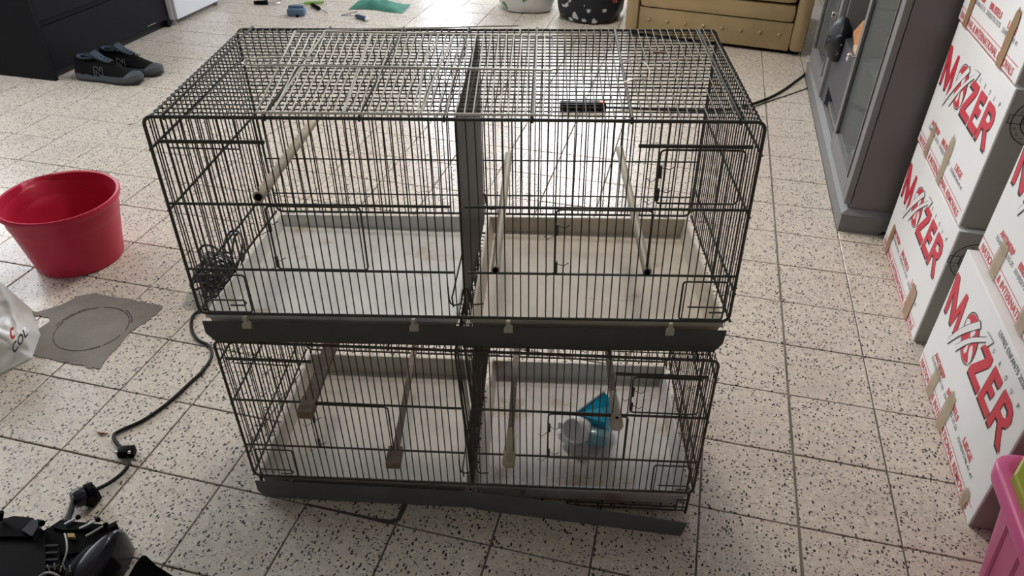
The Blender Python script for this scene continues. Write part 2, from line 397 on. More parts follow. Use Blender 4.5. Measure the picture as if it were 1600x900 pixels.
def ribbon_px(name, pts, w, m):       # a worn or filled joint between tiles
    P = [at(x, y) for x, y in pts]; L_ = []; R_ = []
    for i, p in enumerate(P):
        t = (P[min(i+1, len(P)-1)]-P[max(i-1, 0)]).normalized(); n_ = Vector((-t.y, t.x, 0)); ww = (w[i] if isinstance(w, list) else w)*random.uniform(.8, 1.2)
        L_.append(((p+n_*ww).x, (p+n_*ww).y)); R_.append(((p-n_*ww).x, (p-n_*ww).y))
    MB().prism([L_+R_[::-1]], lambda s, t, d: Vector((s, t, d)), -.001, .0005).build(name, m, fl)


JW = [(.60, 0), (.65, .0005), (.70, 0), (.75, 0), (.785, .001), (.80, .012), (.8005, .04), (.80, .07)]
def wpx(P): return [px_of((x, y, 0))[:2] for x, y in P]
ribbon_px('filled_joint', wpx(JW), [.0022, .0025, .003, .004, .006, .006, .005, .004], 'cement_dark')
ribbon_px('filled_joint', wpx([(1.6, -.3+.12*k) for k in range(26)]), .0030, 'grout')


def struct(name, mb, m):
    o = mb.build(name, m); o['kind'] = 'structure'; return o


struct('wall_left', MB().box((X0-.1, Y0, -.05), (X0, Y1, ZC)), 'wall')
struct('wall_right', MB().box((X1, Y0, -.05), (X1+.1, Y1, ZC)), 'wall')
struct('wall_back', MB().box((X0-.1, Y1, -.05), (X1+.1, Y1+.1, ZC)), 'wall')
struct('wall_front', MB().box((X0-.1, Y0-.1, -.05), (X1+.1, Y0, ZC)), 'wall')
struct('ceiling', MB().box((X0-.1, Y0-.1, ZC), (X1+.1, Y1+.1, ZC+.1)), 'ceiling')


def window(name, lo, hi, axis, m, into):     # lit pane with frame, flat against a wall
    root = bpy.data.objects.new(name, None); COL.objects.link(root); root['kind'] = 'structure'
    a0, z0 = lo; a1, z1 = hi; w = .05
    def bx(p0, q0, p1, q1, d0, d1):
        if axis == 'y': return MB().box((p0, min(into[0]+into[1]*d0, into[0]+into[1]*d1), q0), (p1, max(into[0]+into[1]*d0, into[0]+into[1]*d1), q1))
        return MB().box((min(into[0]+into[1]*d0, into[0]+into[1]*d1), p0, q0), (max(into[0]+into[1]*d0, into[0]+into[1]*d1), p1, q1))
    bx(a0, z0, a1, z1, 0.002, 0.008).build('pane', m, root)
    for q in [(a0-w, z0-w, a0, z1+w), (a1, z0-w, a1+w, z1+w), (a0, z0-w, a1, z0), (a0, z1, a1, z1+w)]: bx(*q, 0.001, 0.04).build('window_frame', 'frame', root)
    return root


window('window_1', (0.00, 0.80), (0.75, 2.15), 'y', 'win', (Y1, -1))
window('window_2', (-0.85, 0.25), (-0.58, 2.10), 'y', 'win_glass', (Y1, -1))
window('window_3', (0.6, 0.95), (2.9, 2.2), 'x', 'win_left', (X0, 1))
window('front_fill_pane', (-1.6, 0.9), (0.4, 2.1), 'y', 'fill_front', (Y0, 1))  # unseen lit pane added behind the camera as weak fill
cl = thing('ceiling_lamp', 'round white ceiling lamp above the cages, lit', 'lamp', (0.62, 1.9, ZC-.06))
MB().lathe([(0.19, 0.03), (0.20, 0.059)], (0.62, 1.9, ZC-.06), 24).build('lamp_base', 'frame', cl)
MB().lathe([(0.02, 0.0), (0.16, 0.006), (0.19, 0.03)], (0.62, 1.9, ZC-.06), 24).build('diffuser', 'lamp', cl, smooth=True)

# ------------------------------------------------------------------ cages
UC = {(0, 0, 1): (.473, .004, .841), (1, 0, 1): (1.363, .198, .853), (0, 1, 1): (.394, .399, .849), (1, 1, 1): (1.284, .59, .865),
      (0, 0, 0): (.471, .007, .474), (1, 0, 0): (1.374, .204, .486), (0, 1, 0): (.407, .397, .455), (1, 1, 0): (1.291, .584, .471)}
LC = {(0, 0, 1): (.485, .002, .417), (1, 0, 1): (1.37, .17, .423), (0, 0, 0): (.492, .002, .058), (1, 0, 0): (1.377, .173, .069),
      (0, 1, 0): (.415, .395, .060), (1, 1, 0): (1.299, .565, .069), (0, 1, 1): (.412, .395, .416), (1, 1, 1): (1.296, .565, .425)}


def mapper(K):
    K = {k: Vector(v) for k, v in K.items()}
    def f(a, b, c):
        P = Vector((0, 0, 0))
        for (i, j, k), v in K.items(): P += v*((a if i else 1-a)*(b if j else 1-b)*(c if k else 1-c))
        return P
    return f


U = mapper(UC); Lw = mapper(LC)
FA, FB, FC = 0.91, 0.40, 0.375         # a cage's length, depth, height in metres


def rloop(f, plane, lo, hi, rad, n=4):   # rounded rectangle on a face of the cage box; plane maps (s,t) -> (a,b,c); sizes in metres ds,dt
    (s0, t0), (s1, t1) = lo, hi; rs, rt = rad; pts = []
    for (cs, ct, a0) in [(s1-rs, t1-rt, 0), (s0+rs, t1-rt, PI/2), (s0+rs, t0+rt, PI), (s1-rs, t0+rt, 1.5*PI)]:
        for k in range(n+1):
            an = a0+PI/2*k/n; pts.append(f(*plane(cs+rs*math.cos(an), ct+rt*math.sin(an))))
    return pts


def cage(which, f, label, lower):
    base = f(.5, .5, 0); base.z = 0 if lower else .4315
    root = thing('bird_cage', label, 'cage', base, 0, 'stacked wire cages')
    wm = 'wire_rust' if lower else 'wire'
    BR = 0.00115
    nA, nB = 67, 26
    fr = lambda s, t: (s, 0, t)
    # front grille
    g = MB(); g.tube(rloop(f, fr, (0, 0), (1, 1), (.014, .034)), .0028, 7, closed=True)
    for cz, e in ((.605, .0024), (.262, .0022)):
        g.tube([f(0, -.004, cz), f(.49, -.004, cz)], e, 6); g.tube([f(.515, -.004, cz), f(1, -.004, cz)], e, 6)
    fo = g.build('front_frame', wm, root, smooth=True)
    g = MB()
    for k in range(1, nA):
        a = k/nA
        if abs(a-.503) < .008: continue
        j = random.uniform(-.0012, .0012); j2 = random.uniform(-.002, .002)
        g.tube([f(a+j, 0, 0), f(a+j+j2*.6, 0, .3), f(a+j2, 0, .62), f(a-j*.4, 0, 1)], BR, 5, caps=False)
    g.build('front_bars', wm, root, smooth=True)
    # sliding door guides and hooked doors
    for a0, a1 in ((.018, .193), (.802, .985)): MB().tube([f(a0, -.012, .9), f(a1, -.012, .9)], .0030, 6).build('door_guide', wm, root)
    for a0, a1, cc0, cc1, hinge in ((.172, .336, .275, .603, 0), (.672, .837, .268, .603, 0) , (.838, .975, .64, .885, 1)):
        d = MB(); d.tube(rloop(f, lambda s, t: (s, -.014, t), (a0, cc0), (a1, cc1), (.008, .02), 3), .0016, 6, closed=True)
        do = d.build('cage_door', wm, root, smooth=True)
        for cc in (cc0+.02, cc1-.12):
            sp = MB()
            sp.tube([f(a0+.002, -.024, cc), f(a0+.002, -.024, cc+.055)], .0030, 6)
            sp.tube([f(a0+.002, -.03, cc+.05), f(a0+.015, -.06, cc+.058), f(a0+.024, -.05, cc+.068)], .0007, 4)
            sp.tube([f(a0, -.03, cc+.005), f(a0-.014, -.06, cc), f(a0-.02, -.05, cc+.012)], .0007, 4)
            sp.build('hinge_spring', wm, do)
    MB().tube([f(.035, -.012, .872), f(.15, -.012, .868)], .0013, 5).build('door_rod', wm, root)
    for a0, a1 in ((.02, .105), (.905, .985)):
        d = MB(); d.tube(rloop(f, lambda s, t: (s, -.012, t), (a0, .02), (a1, .235), (.006, .016), 3), .0017, 6, closed=True)
        d.tube([f(a0+.01, -.05, .12), f(a1-.004, -.05, .12), f(a1, -.05, .105), f(a1-.004, -.05, .09), f(a1-.03, -.05, .09)], .0015, 6)
        d.build('feeder_flap', wm, root, smooth=True)
    # back grille
    g = MB(); g.tube(rloop(f, lambda s, t: (s, 1, t), (0, 0), (1, 1), (.014, .034)), .0026, 6, closed=True)
    for cz in (.32, .112, .72): g.tube([f(0, 1.004, cz), f(1, 1.004, cz)], .0017, 5)
    for k in range(1, nA):
        a = k/nA+random.uniform(-.001, .001); g.tube([f(a, 1, 0), f(a, 1, 1)], BR, 5, caps=False)
    g.build('back_grille', wm, root, smooth=True)
    # sides and top: hoops running over the cage
    ra, rc = .013, .032
    for side in (0, 1):
        s = MB(); e = (lambda a: a) if side == 0 else (lambda a: 1-a)
        for k in range(1, nB):
            b = k/nB; s.tube([f(e(0), b, 0), f(e(0), b, 1-rc), f(e(ra*.3), b, 1-rc*.3), f(e(ra), b, 1)], BR, 5, caps=False)
        for cz, rr in ((.856, .0023), (.565, .0023), (.158, .0023), (0.0, .0025)): s.tube([f(e(-.003), 0, cz), f(e(-.003), 1, cz)], rr, 6)
        s.build('side_grille', wm, root, smooth=True)
    tp = MB()
    for k in range(1, nB):
        b = k/nB; tp.tube([f(ra, b, 1), f(.5, b, 1.0+random.uniform(-.002, .002)), f(1-ra, b, 1)], BR, 5, caps=False)
    for k in range(1, nA):
        a = k/nA; tp.tube([f(a, 0, 1.005), f(a, .5, 1.005+random.uniform(-.003, .003)), f(a, 1, 1.005)], .0010, 5, caps=False)
    tp.build('top_mesh', wm, root, smooth=True)
    for a in (.036, .20, .353, .489, .63, .788, .959):
        MB().tube([f(a, -.006, .99), f(a, 0, 1.012), f(a, 1, 1.012), f(a, 1.006, .99)], .0021, 6).build('top_rod', wm, root, smooth=True)
    # divider
    if not lower:
        d = MB(); p = []
        for c_ in (-.02, .985):
            for b_ in (.02, .97):
                for a_ in (-.002, .002): p.append(f(.506+a_, b_, c_))
        d.hexa(p); dv = d.build('divider_panel', 'divider', root)
    else:
        d = MB(); p = []
        for c_ in (.0, .98):
            for b_ in (.35, .72):
                for a_ in (-.001, .001): p.append(f(.503+a_, b_, c_))
        d.hexa(p)
        for k in range(30):
            b = .01+.95*k/29; j = random.uniform(-.002, .002)
            d.tube([f(.500+j, b, 0), f(.499+j, b, .35), f(.484+j, b, .98)], .0012, 5, caps=False)
            d.tube([f(.505-j, b, 0), f(.508-j, b, .4), f(.522-j, b, .98)], .0012, 5, caps=False)
        d.tube(rloop(f, lambda s, t: (.503-.019*t, s, t), (.01, .0), (.97, .98), (.03, .03)), .0024, 6, closed=True)
        d.tube(rloop(f, lambda s, t: (.505+.017*t, s, t), (.01, .0), (.97, .98), (.03, .03)), .0024, 6, closed=True)
        dv = d.build('divider_grille', wm, root)
    MB().tube([f(.485, .0, .06), f(.482, .02, .10), f(.487, .9, .12), f(.492, .92, .03)], .0016, 5).build('divider_hook', wm, root, smooth=True)
    for b_, z_ in ((.03, .06), (.95, .06)):
        MB().tube(bez([f(.475, b_, z_+.1), f(.478, b_, z_), f(.497, b_, z_), f(.503, b_, z_+.08), f(.512, b_, z_+.08), f(.517, b_, z_), f(.54, b_, z_)], 4), .0016, 5).build('divider_hook', wm, root, smooth=True)
    # trays
    dz = (.008, .052)
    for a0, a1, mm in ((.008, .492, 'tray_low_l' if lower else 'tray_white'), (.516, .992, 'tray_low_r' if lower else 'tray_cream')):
        t = MB(); w = .006
        def P(a, b, z):
            q = f(a, b, 0)
            if lower: q.z = (q.z-.058)+z
            else: q.z = .4315+(q.z-.0015-.4315)*(z-.008)/.048
            return q
        def wall4(z, ia, ib): fb = .004 if not lower else .012; return [P(a0+ia, fb+ib, z), P(a1-ia, fb+ib, z), P(a1-ia, .975-ib, z), P(a0+ia, .975-ib, z)]
        z0, z1 = (.008, .056) if not lower else (.006, .054)
        R = [wall4(z0, .012, .022), wall4(z1-.012, .004, .008), wall4(z1-.012, 0, 0), wall4(z1, 0, 0), wall4(z1, .005, .010), wall4(z1-.014, .008, .018), wall4(z0+.003, .016, .032)]
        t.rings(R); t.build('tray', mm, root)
    # bottom skirt plates
    def plate(name, a0, a1, ztop0, ztop1, h, m, cut=None, off=0.012):
        pr = f(0, 0, 0); qr = f(1, 0, 0); d = (qr-pr); dn = Vector((d.y, -d.x, 0)).normalized()
        def F(s, t, dd):
            q = f(s, 0, 0); q.z = t; return q+dn*(off-dd*1.0)
        loop = [(a0, ztop0), (a0+(0 if cut != 'l' else .0), ztop0-h*.6), (a0+(.014 if cut == 'l' else 0), ztop0-h), (a1-(.016 if cut == 'r' else 0), ztop1-h), (a1-(.002 if cut == 'r' else 0), ztop1-h*.6), (a1, ztop1)]
        return MB().prism([loop], F, 0, .0015).build(name, m, root)
    if not lower:
        z = f(0, 0, 0).z; z2 = f(1, 0, 0).z
        plate('skirt_plate', .006, .5002, z-.0085, (z+z2)/2-.0105, .0445, 'plate', 'l'); plate('skirt_plate', .5004, .997, (z+z2)/2-.0105, z2-.0115, .0485, 'plate', 'r')
        for a in (.093, .411, .589, .891):
            c = MB(); ba = Vector((0, -1, 0))
            def F(s, t, dd):
                q = f(a, -.03, 0); dx = (f(1, 0, 0)-f(0, 0, 0)).normalized(); return q+dx*s+Vector((0, -dd, t))
            c.prism([[(-.007, -.020), (.008, -.020), (.008, -.010), (.003, -.005), (.004, 0), (.003, .005), (-.003, .005), (-.004, 0), (-.002, -.005), (-.007, -.010)]], F, .0, .006)
            c.build('tray_clip', 'clip', root)
        loopw = MB(); loopw.tube(bez([f(.785, .51, 1.02), f(.80, .53, 1.03), f(.822, .525, 1.03), f(.833, .46, 1.03), f(.828, .34, 1.03), f(.805, .33, 1.03), f(.785, .315, 1.02)], 4), .0012, 5)
        loopw.build('top_latch', 'zinc', root, smooth=True)
    else:
        z = f(0, 0, 0).z
        plate('skirt_plate', .004, .498, z-.004, z-.006, .050, 'plate_low', 'l')
        # right plate has come loose: its far end stands forward on the floor
        A0 = f(.497, -.03, 0); A0.z = .0; D0 = at(1064, 836, 0.001)
        e = (D0-A0); L = e.length; e.normalize(); nrm = Vector((e.y, -e.x, 0))
        def F2(s, t, dd): return A0+e*s+Vector((0, 0, t*(1)))+nrm*(.004-dd)
        MB().prism([[(0, .009), (.02, .004), (L-.004, .001), (L, .003), (L+.006, .044), (.3, .050), (.12, .058), (.0, .057)]], F2, 0, .0015).build('loose_skirt_plate', 'plate_low', root, props={'label': 'skirt plate hanging loose at its right end'})
        for a in (.01, .995):
            for b in (.01, .99):
                q = f(a, b, 0); MB().tube([q, Vector((q.x, q.y, 0.0))], .0032, 6).build('foot', wm, root)
        r = MB()
        for z_ in (.012, .022): r.tube([Vector((*f(.72, -.0, 0).xy, z_)), Vector((*f(.99, 0, 0).xy, z_))], .0018, 5)
        r.tube([Vector((*f(.97, 0, 0).xy, .012)), Vector((*f(.97, 0, 0).xy, .045)), Vector((*f(.985, 0, 0).xy, .045)), Vector((*f(.985, 0, 0).xy, .012))], .0016, 5)
        r.build('tray_rail', wm, root)
        for a in (.09, .42, .62): 
            q = f(a, -.02, 0); MB().box((q.x-.004, q.y-.004, q.z-.010), (q.x+.004, q.y+.001, q.z+.001)).build('tray_clip', 'plate', root)
    return root


cage('upper', U, 'grey wire bird cage with white and cream trays, the upper one', False)
cage('lower', Lw, 'wire bird cage with a loose grey skirt plate, standing on the tiled floor', True)

# perches
def perch(f, p0, p1, r, m, label, flat=None, end=None, endm='black'):
    A = f(*p0); B = f(*p1); root = thing('perch', label, 'perch', A, 0, 'perches in the cages')
    d = (B-A).normalized(); u, w = basis(d)
    side = Vector((d.y, -d.x, 0)).normalized(); up = side.cross(d).normalized()
    if up.z < 0: up = -up
    mb = MB()
    if flat:
        hw, hh = flat; rr = []
        n = 10
        for k in range(n+1):
            q = A.lerp(B, k/n); wv = hw*(1+random.uniform(-.06, .06))
            rr.append([q+side*wv+up*hh, q-side*wv+up*hh, q-side*wv-up*hh, q+side*wv-up*hh])
        mb.rings(rr)
    else:
        mb.tube([A.lerp(B, k/8) for k in range(9)], [r*(1+random.uniform(-.08, .08)) for _ in range(9)], 12)
    mb.build('perch_bar', m, root, smooth=not flat)
    if end == 'ball': MB().sphere(A-d*.002, .0052).build('end_plug', endm, root, smooth=True)
    if end == 'disc': MB().tube([A-d*.002, A+d*.001], r*.7, 12).build('end_plug', endm, root)
    if end == 'block':
        e = MB(); q0 = A-d*.022; hw, hh = .014, .009
        e.rings([[q+side*hw+up*hh, q-side*hw+up*hh, q-side*hw-up*hh, q+side*hw-up*hh] for q in (q0, A+d*.02)])
        e.build('end_block', endm, root)
    if end == 'cap':
        e = MB(); q0 = A-d*.012
        e.tube([q0-d*.004, q0, A+d*.012, A+d*.04, A+d*.075], [.008, .0125, .0125, .010, .007], 14)
        e.build('end_cap', endm, root, smooth=True)
        if endm == 'cap_ivory': MB().sphere(A+up*.011-d*.002, .0035).build('cap_hole', 'black', root)
    return root


perch(U, (.163, -.01, .645), (.141, .99, .567), .0085, 'wood_pale', 'pale round wooden perch at the left of the upper cage', end='disc')
perch(U, (.566, -.01, .285), (.567, .99, .361), .0075, 'wood_ivory', 'ivory perch just right of the divider in the upper cage', end='ball')
perch(U, (.838, -.01, .285), (.819, .99, .395), .0075, 'wood_ivory', 'ivory perch near the right side of the upper cage', end='ball')
perch(Lw, (.168, -.03, .60), (.168, .99, .62), .01, 'wood_brown', 'wide flat brown perch with a square end block at the left of the lower cage', flat=(.013, .005), end='block', endm='wood_brown')
perch(Lw, (.337, -.03, .24), (.325, .99, .30), .006, 'wood_brown', 'narrow brown perch with a block end left of the lower divider', flat=(.006, .005), end='block', endm='wood_brown')
perch(Lw, (.589, -.03, .26), (.589, .99, .33), .006, 'wood_brown', 'brown perch with a yellowed round end cap right of the lower divider', flat=(.006, .005), end='cap', endm='cap')
perch(Lw, (.812, -.03, .585), (.80, .99, .60), .006, 'wood_brown', 'brown perch with an ivory holed end cap above the blue feeder', flat=(.006, .005), end='cap', endm='cap_ivory')

# loose zinc grille lying on the top
hr = thing('loose_grille', 'silver wire door grille lying flat on top of the upper cage', 'grille', U(.42, .4, 1.04))
hz = 1.035
def H(s, t, z=0): return U(.193+(.661-.193)*s + (-.040*t*(1-s)), -.028+.835*t, hz+z)
g = MB()
g.tube([H(0, 0), H(1, 0), H(1, 1), H(.10, 1.02, .015), H(0, 1, .02)], .0021, 6, closed=True)
g.tube([H(-.09, .50, .02), H(.1, .50, .02), H(1, .485, .01)], .0019, 6)
g.tube([H(.05, 0), H(.115, 1.03, .015)], .0017, 6)
g.build('grille_frame', 'zinc', hr, smooth=True)
g = MB()
for k in range(1, 34): s = k/34; g.tube([H(s, 0, .004), H(s-.004+.008*random.random(), .5, .008), H(s, 1, .010)], .0011, 5, caps=False)
g.build('grille_bars', 'zinc', hr, smooth=True)
g = MB(); g.tube(bez([H(.115, 1.03, .02), H(.5, 1.06, .02), H(.84, 1.10, .02), H(.87, 1.09, .02), H(.875, 1.0, .01)], 5), .0014, 5)
g.build('grille_hook', 'zinc', hr, smooth=True)
g = MB(); g.tube(bez([H(.14, .56, .03), H(.02, .58, .03), H(-.10, .56, .03), H(-.125, .52, .03), H(-.10, .47, .03), H(.04, .48, .03)], 5), .0014, 5)
g.build('grille_latch', 'zinc', hr, smooth=True)
g = MB(); g.tube([H(.55, .01, .006), H(.53, .5, .012), H(.56, 1.0, .012)], .0016, 5); g.tube([H(.30, .01, .004), H(.30, .99, .012)], .0013, 5)
g.tube(bez([H(.565, .02, .006), H(.58, .3, .02), H(.6, .6, .02), H(.62, .98, .012)], 5), .0017, 5)
g.build('grille_brace', 'zinc', hr, smooth=True)

# feeder in the lower tray
fc = Lw(.765, .46, 0); fz = fc.z-.047
fd = thing('bird_feeder', 'white and blue plastic bird feeder lying in the right tray of the lower cage', 'feeder', (fc.x, fc.y, fz))
def Q(x, y, z): return Vector((fc.x+x, fc.y+y, fz+z))
Tm = Matrix.Translation(Q(-.012, -.012, .034)) @ Matrix.Rotation(math.radians(-35), 4, 'Z') @ Matrix.Rotation(math.radians(62), 4, 'X')
MB().lathe([(.004, -.022), (.026, -.022), (.030, -.016), (.031, .018), (.026, .023), (.024, .018), (.004, .014)], seg=28, T=Tm).build('feeder_cup', 'white_shiny', fd, smooth=True)
MB().rings([[Q(-.030, -.012, .020), Q(-.025, .012, .020), Q(-.025, .012, .045), Q(-.030, -.012, .045)], [Q(-.060, .004, .010), Q(-.056, .014, .010), Q(-.056, .014, .028), Q(-.060, .004, .028)]]).build('feeder_spout', 'white_shiny', fd)
MB().add([Q(.0, .005, .01), Q(.052, -.01, .01), Q(.058, .04, .01), Q(.03, .056, .01), Q(-.024, .006, .064), Q(.046, -.002, .060), Q(.060, .05, .070), Q(.030, .070, .084)],
         [(0, 3, 2, 1), (4, 5, 6, 7), (0, 1, 5, 4), (1, 2, 6, 5), (2, 3, 7, 6), (3, 0, 4, 7)]).build('feeder_tank', 'blue', fd)
MB().box((fc.x+.008, fc.y-.03, fz+.006), (fc.x+.055, fc.y+.0, fz+.045), .008).build('feeder_lower', 'blue_pale', fd, smooth=True)
MB().tube([Q(-.026, .004, .066), Q(.030, .072, .086)], .003, 8).build('feeder_lip', 'white_shiny', fd)

# ------------------------------------------------------------------ cables, strip
def cable(pts, r, label, m='cable', name='power_cable', n=8):
    mb = MB(); mb.tube(bez(pts, n), r, 8); return tag(mb.build(name, m, smooth=True), label, 'cable')


cp = [at(352, 478, .012), at(320, 484, .006), at(303, 492, .006), at(299, 512, .005), at(308, 530, .005), at(326, 540, .005), at(331, 556, .005), at(318, 578, .005), at(295, 600, .005), at(262, 630, .005), at(225, 656, .005), at(190, 672, .005), at(178, 680, .006), at(182, 692, .007), at(194, 704, .008), at(201, 722, .008), at(192, 738, .007), at(170, 755, .008), at(150, 765, .012)]
cb = thing('power_cable', 'black cable snaking from the coil beside the cages to the plug', 'cable', at(262, 630, 0))
MB().tube(bez(cp, 8), .0042, 8).build('cord', 'cable', cb, smooth=True)
q = at(200, 712, 0); MB().box((q.x-.018, q.y-.010, .001), (q.x+.018, q.y+.012, .022), .004, Matrix.Translation(q) @ Matrix.Rotation(.35, 4, 'Z') @ Matrix.Translation(-q)).build('cord_clamp', 'black', cb, smooth=True)
for dx in (-.014, .013):
    c = q+Vector((dx, -.008+dx*.3, .019)); MB().sphere(c, .0042).build('clamp_screw', 'steel', cb, smooth=True)
# plug
p0, p1 = at(150, 766, .02), at(112, 782, .03); d = (p1-p0)
pg = thing('mains_plug', 'black plug joined to a socket at the cable end beside the appliance', 'plug', at(130, 772, 0))
MB().tube([p0, p0+d*.1, p0+d*.38, p0+d*.42], [.010, .021, .021, .012], 14).build('plug_body', 'black', pg, smooth=True)
MB().tube([p0+d*.42, p0+d*.5, p0+d*.8, p0+d*.95], [.013, .019, .020, .017], 14).build('socket_body', 'shell', pg, smooth=True)
b = MB()
for k in range(4): b.box((p0.x-.012+k*.007, p0.y-.032, .004), (p0.x-.008+k*.007, p0.y-.004, .03), .001)
b.build('plug_grip', 'black', pg)
MB().tube(bez([p0+d*.9, at(110, 800, .035), at(106, 812, .06), at(104, 822, .065)], 5), .006, 8).build('plug_lead', 'cable', pg, smooth=True)

# coil of cables on the floor left of the cages
co = thing('cable_coil', 'tangled coil of grey black cable on the floor left of the cages', 'cable', at(330, 455, 0))
mb = MB()
cc = at(338, 456, .0)
for k in range(11):
    R_ = random.uniform(.034, .060); cx = cc+Vector((random.uniform(-.02, .03), random.uniform(-.02, .03), .006+.006*k)); ph = random.random()*6
    tl = random.uniform(-.25, .25); pts = []
    for j in range(26):
        a = ph+2*PI*j/22
        rr = R_*(1+.12*math.sin(3*a+k))
        pts.append(cx+Vector((rr*math.cos(a)*.75, rr*math.sin(a)*1.1, .010+tl*.1*rr/.08*.5*math.cos(a)+.006*abs(math.sin(2*a+k)))))
    mb.tube(pts, .0036, 6)
for k in range(7):
    a = -.9+.3*k; mb.tube([cc+Vector((math.cos(a)*.03, math.sin(a)*.10, .0+.02)), cc+Vector((math.cos(a)*.05, math.sin(a)*.06, .10)), cc+Vector((math.cos(a)*.0, math.sin(a)*.02, .13)), cc+Vector((-math.cos(a)*.05, -math.sin(a)*.07, .05))], .0036, 6)
mb.build('coiled_cord', 'cable_grey', co, smooth=True)
lp = MB()
def loopc(pts, z):
    P = [at(x, y, zz) for (x, y), zz in zip(pts, z)]; P.append(P[0]); lp.tube(bez(P, 6), .0036, 8)
loopc([(328, 412), (315, 400), (313, 388), (322, 383), (338, 388), (350, 400), (362, 412), (345, 420)], [.06, .06, .07, .08, .09, .09, .08, .07])
loopc([(350, 400), (352, 375), (362, 361), (374, 364), (382, 385), (380, 405), (370, 430), (355, 425)], [.06, .08, .09, .10, .09, .07, .05, .05])
loopc([(362, 400), (366, 372), (374, 364), (379, 378), (376, 398), (366, 425)], [.06, .08, .09, .09, .08, .05])
lp.build('loose_loop', 'cable', co, smooth=True)

# power strip behind the cage
a, b = at(875, 172, .0), at(946, 172, .0); d = (b-a); an = math.atan2(d.y, d.x)
ps = thing('power_strip', 'black power strip with an orange switch on the floor behind the cages', 'power strip', a, an)
MB().box((0, -.026, 0), (d.length, .026, .035), .006).build('strip_body', 'black', ps, local=True, smooth=True)
MB().box((d.length-.028, -.011, .033), (d.length-.008, .008, .042), .003).build('strip_switch', 'orange', ps, local=True)
cable([b+Vector((0, .0, .012)), at(990, 169, .006), at(1060, 172, .006), at(1130, 172, .006), at(1180, 161, .006), at(1222, 142, .006), at(1268, 108, .006)], .0055, 'thick black cable running across the floor from the power strip towards the cabinet')
cable([at(1180, 166, .004), at(1205, 157, .003), at(1235, 147, .003), at(1266, 136, .003)], .0022, 'thin black cable lying just below the thick cable near the cabinet', name='thin_cable')

# ------------------------------------------------------------------ bucket
bx, by = -.508, .688
bk = thing('bucket', 'red plastic bucket with a pouring lip on the floor left of the cages', 'bucket', (bx, by, 0))
SG = 72
def ringb(r, z, sp=0.0, up=0.0, grow=0.0):
    R = []
    for k in range(SG):
        a = 2*PI*k/SG; da = math.atan2(math.sin(a-SPA), math.cos(a-SPA)); g_ = math.exp(-(da/.24)**2)
        rr = r*(1+grow)+sp*g_; R.append(Vector((bx+rr*math.cos(a), by+rr*math.sin(a), z+up*g_)))
    return R
SPA = math.radians(152)
HB = .212
prof = [(.118, 0), (.125, .004), (.127, .02), (.147, .13), (.155, HB-.028)]
out = [ringb(r, z, .004*max(0, (z-.12)/.08)*4) for r, z in prof]
out += [ringb(.1575, HB-.020, .022), ringb(.166, HB-.016, .024), ringb(.1685, HB-.006, .026, -.008), ringb(.165, HB, .026, -.010), ringb(.158, HB-.002, .026, -.012)]
out += [ringb(.155, HB-.03, .024), ringb(.1535, HB-.055, .012), ringb(.150, .145, -.001), ringb(.144, .125, -.001), ringb(.124, .024), ringb(.118, .008), ringb(.01, .006)]
MB().rings(out).build('bucket_body', 'red', bk, smooth=True)
hd = MB(); pts = []
for k in range(25):
    a = PI*k/24; ax = Vector((math.cos(math.radians(160)), math.sin(math.radians(160)), 0)); pr = Vector((-ax.y, ax.x, 0))
    pts.append(Vector((bx, by, HB-.012)) + pr*(.172*math.cos(a)) + ax*(.172*math.sin(a)) + Vector((0, 0, -.075*math.sin(a))))
hd.tube(pts, .0022, 6); hd.build('bucket_handle', 'grey_wire', bk, smooth=True)

# ------------------------------------------------------------------ moving boxes
RED_M = [(.022, .187), (.040, .187), (.034, .250), (.074, .187), (.088, .187), (.104, .243), (.112, .187), (.131, .187), (.110, .286), (.094, .286), (.080, .222), (.030, .288), (.008, .288)]
RED_Z = [(.260, .264), (.276, .281), (.326, .281), (.328, .262), (.284, .206), (.330, .206), (.330, .187), (.255, .187), (.254, .206), (.300, .263)]
RED_E = [(.338, .187), (.345, .281), (.396, .281), (.395, .262), (.364, .262), (.363, .245), (.389, .245), (.388, .227), (.361, .227), (.359, .206), (.405, .206), (.404, .187)]
RED_R = [[(.410, .187), (.415, .281), (.458, .281), (.476, .273), (.486, .256), (.482, .238), (.466, .227), (.500, .187), (.476, .187), (.447, .222), (.432, .222), (.430, .187)],
         [(.433, .240), (.452, .240), (.464, .246), (.466, .255), (.458, .263), (.435, .263)]]


def ell(cx, cy, a, b, th, n=28, ph=0, arc=2*PI):
    return [(cx+a*math.cos(ph+arc*k/n)*math.cos(th)-b*math.sin(ph+arc*k/n)*math.sin(th), cy+a*math.cos(ph+arc*k/n)*math.sin(th)+b*math.sin(ph+arc*k/n)*math.cos(th)) for k in range(n)]


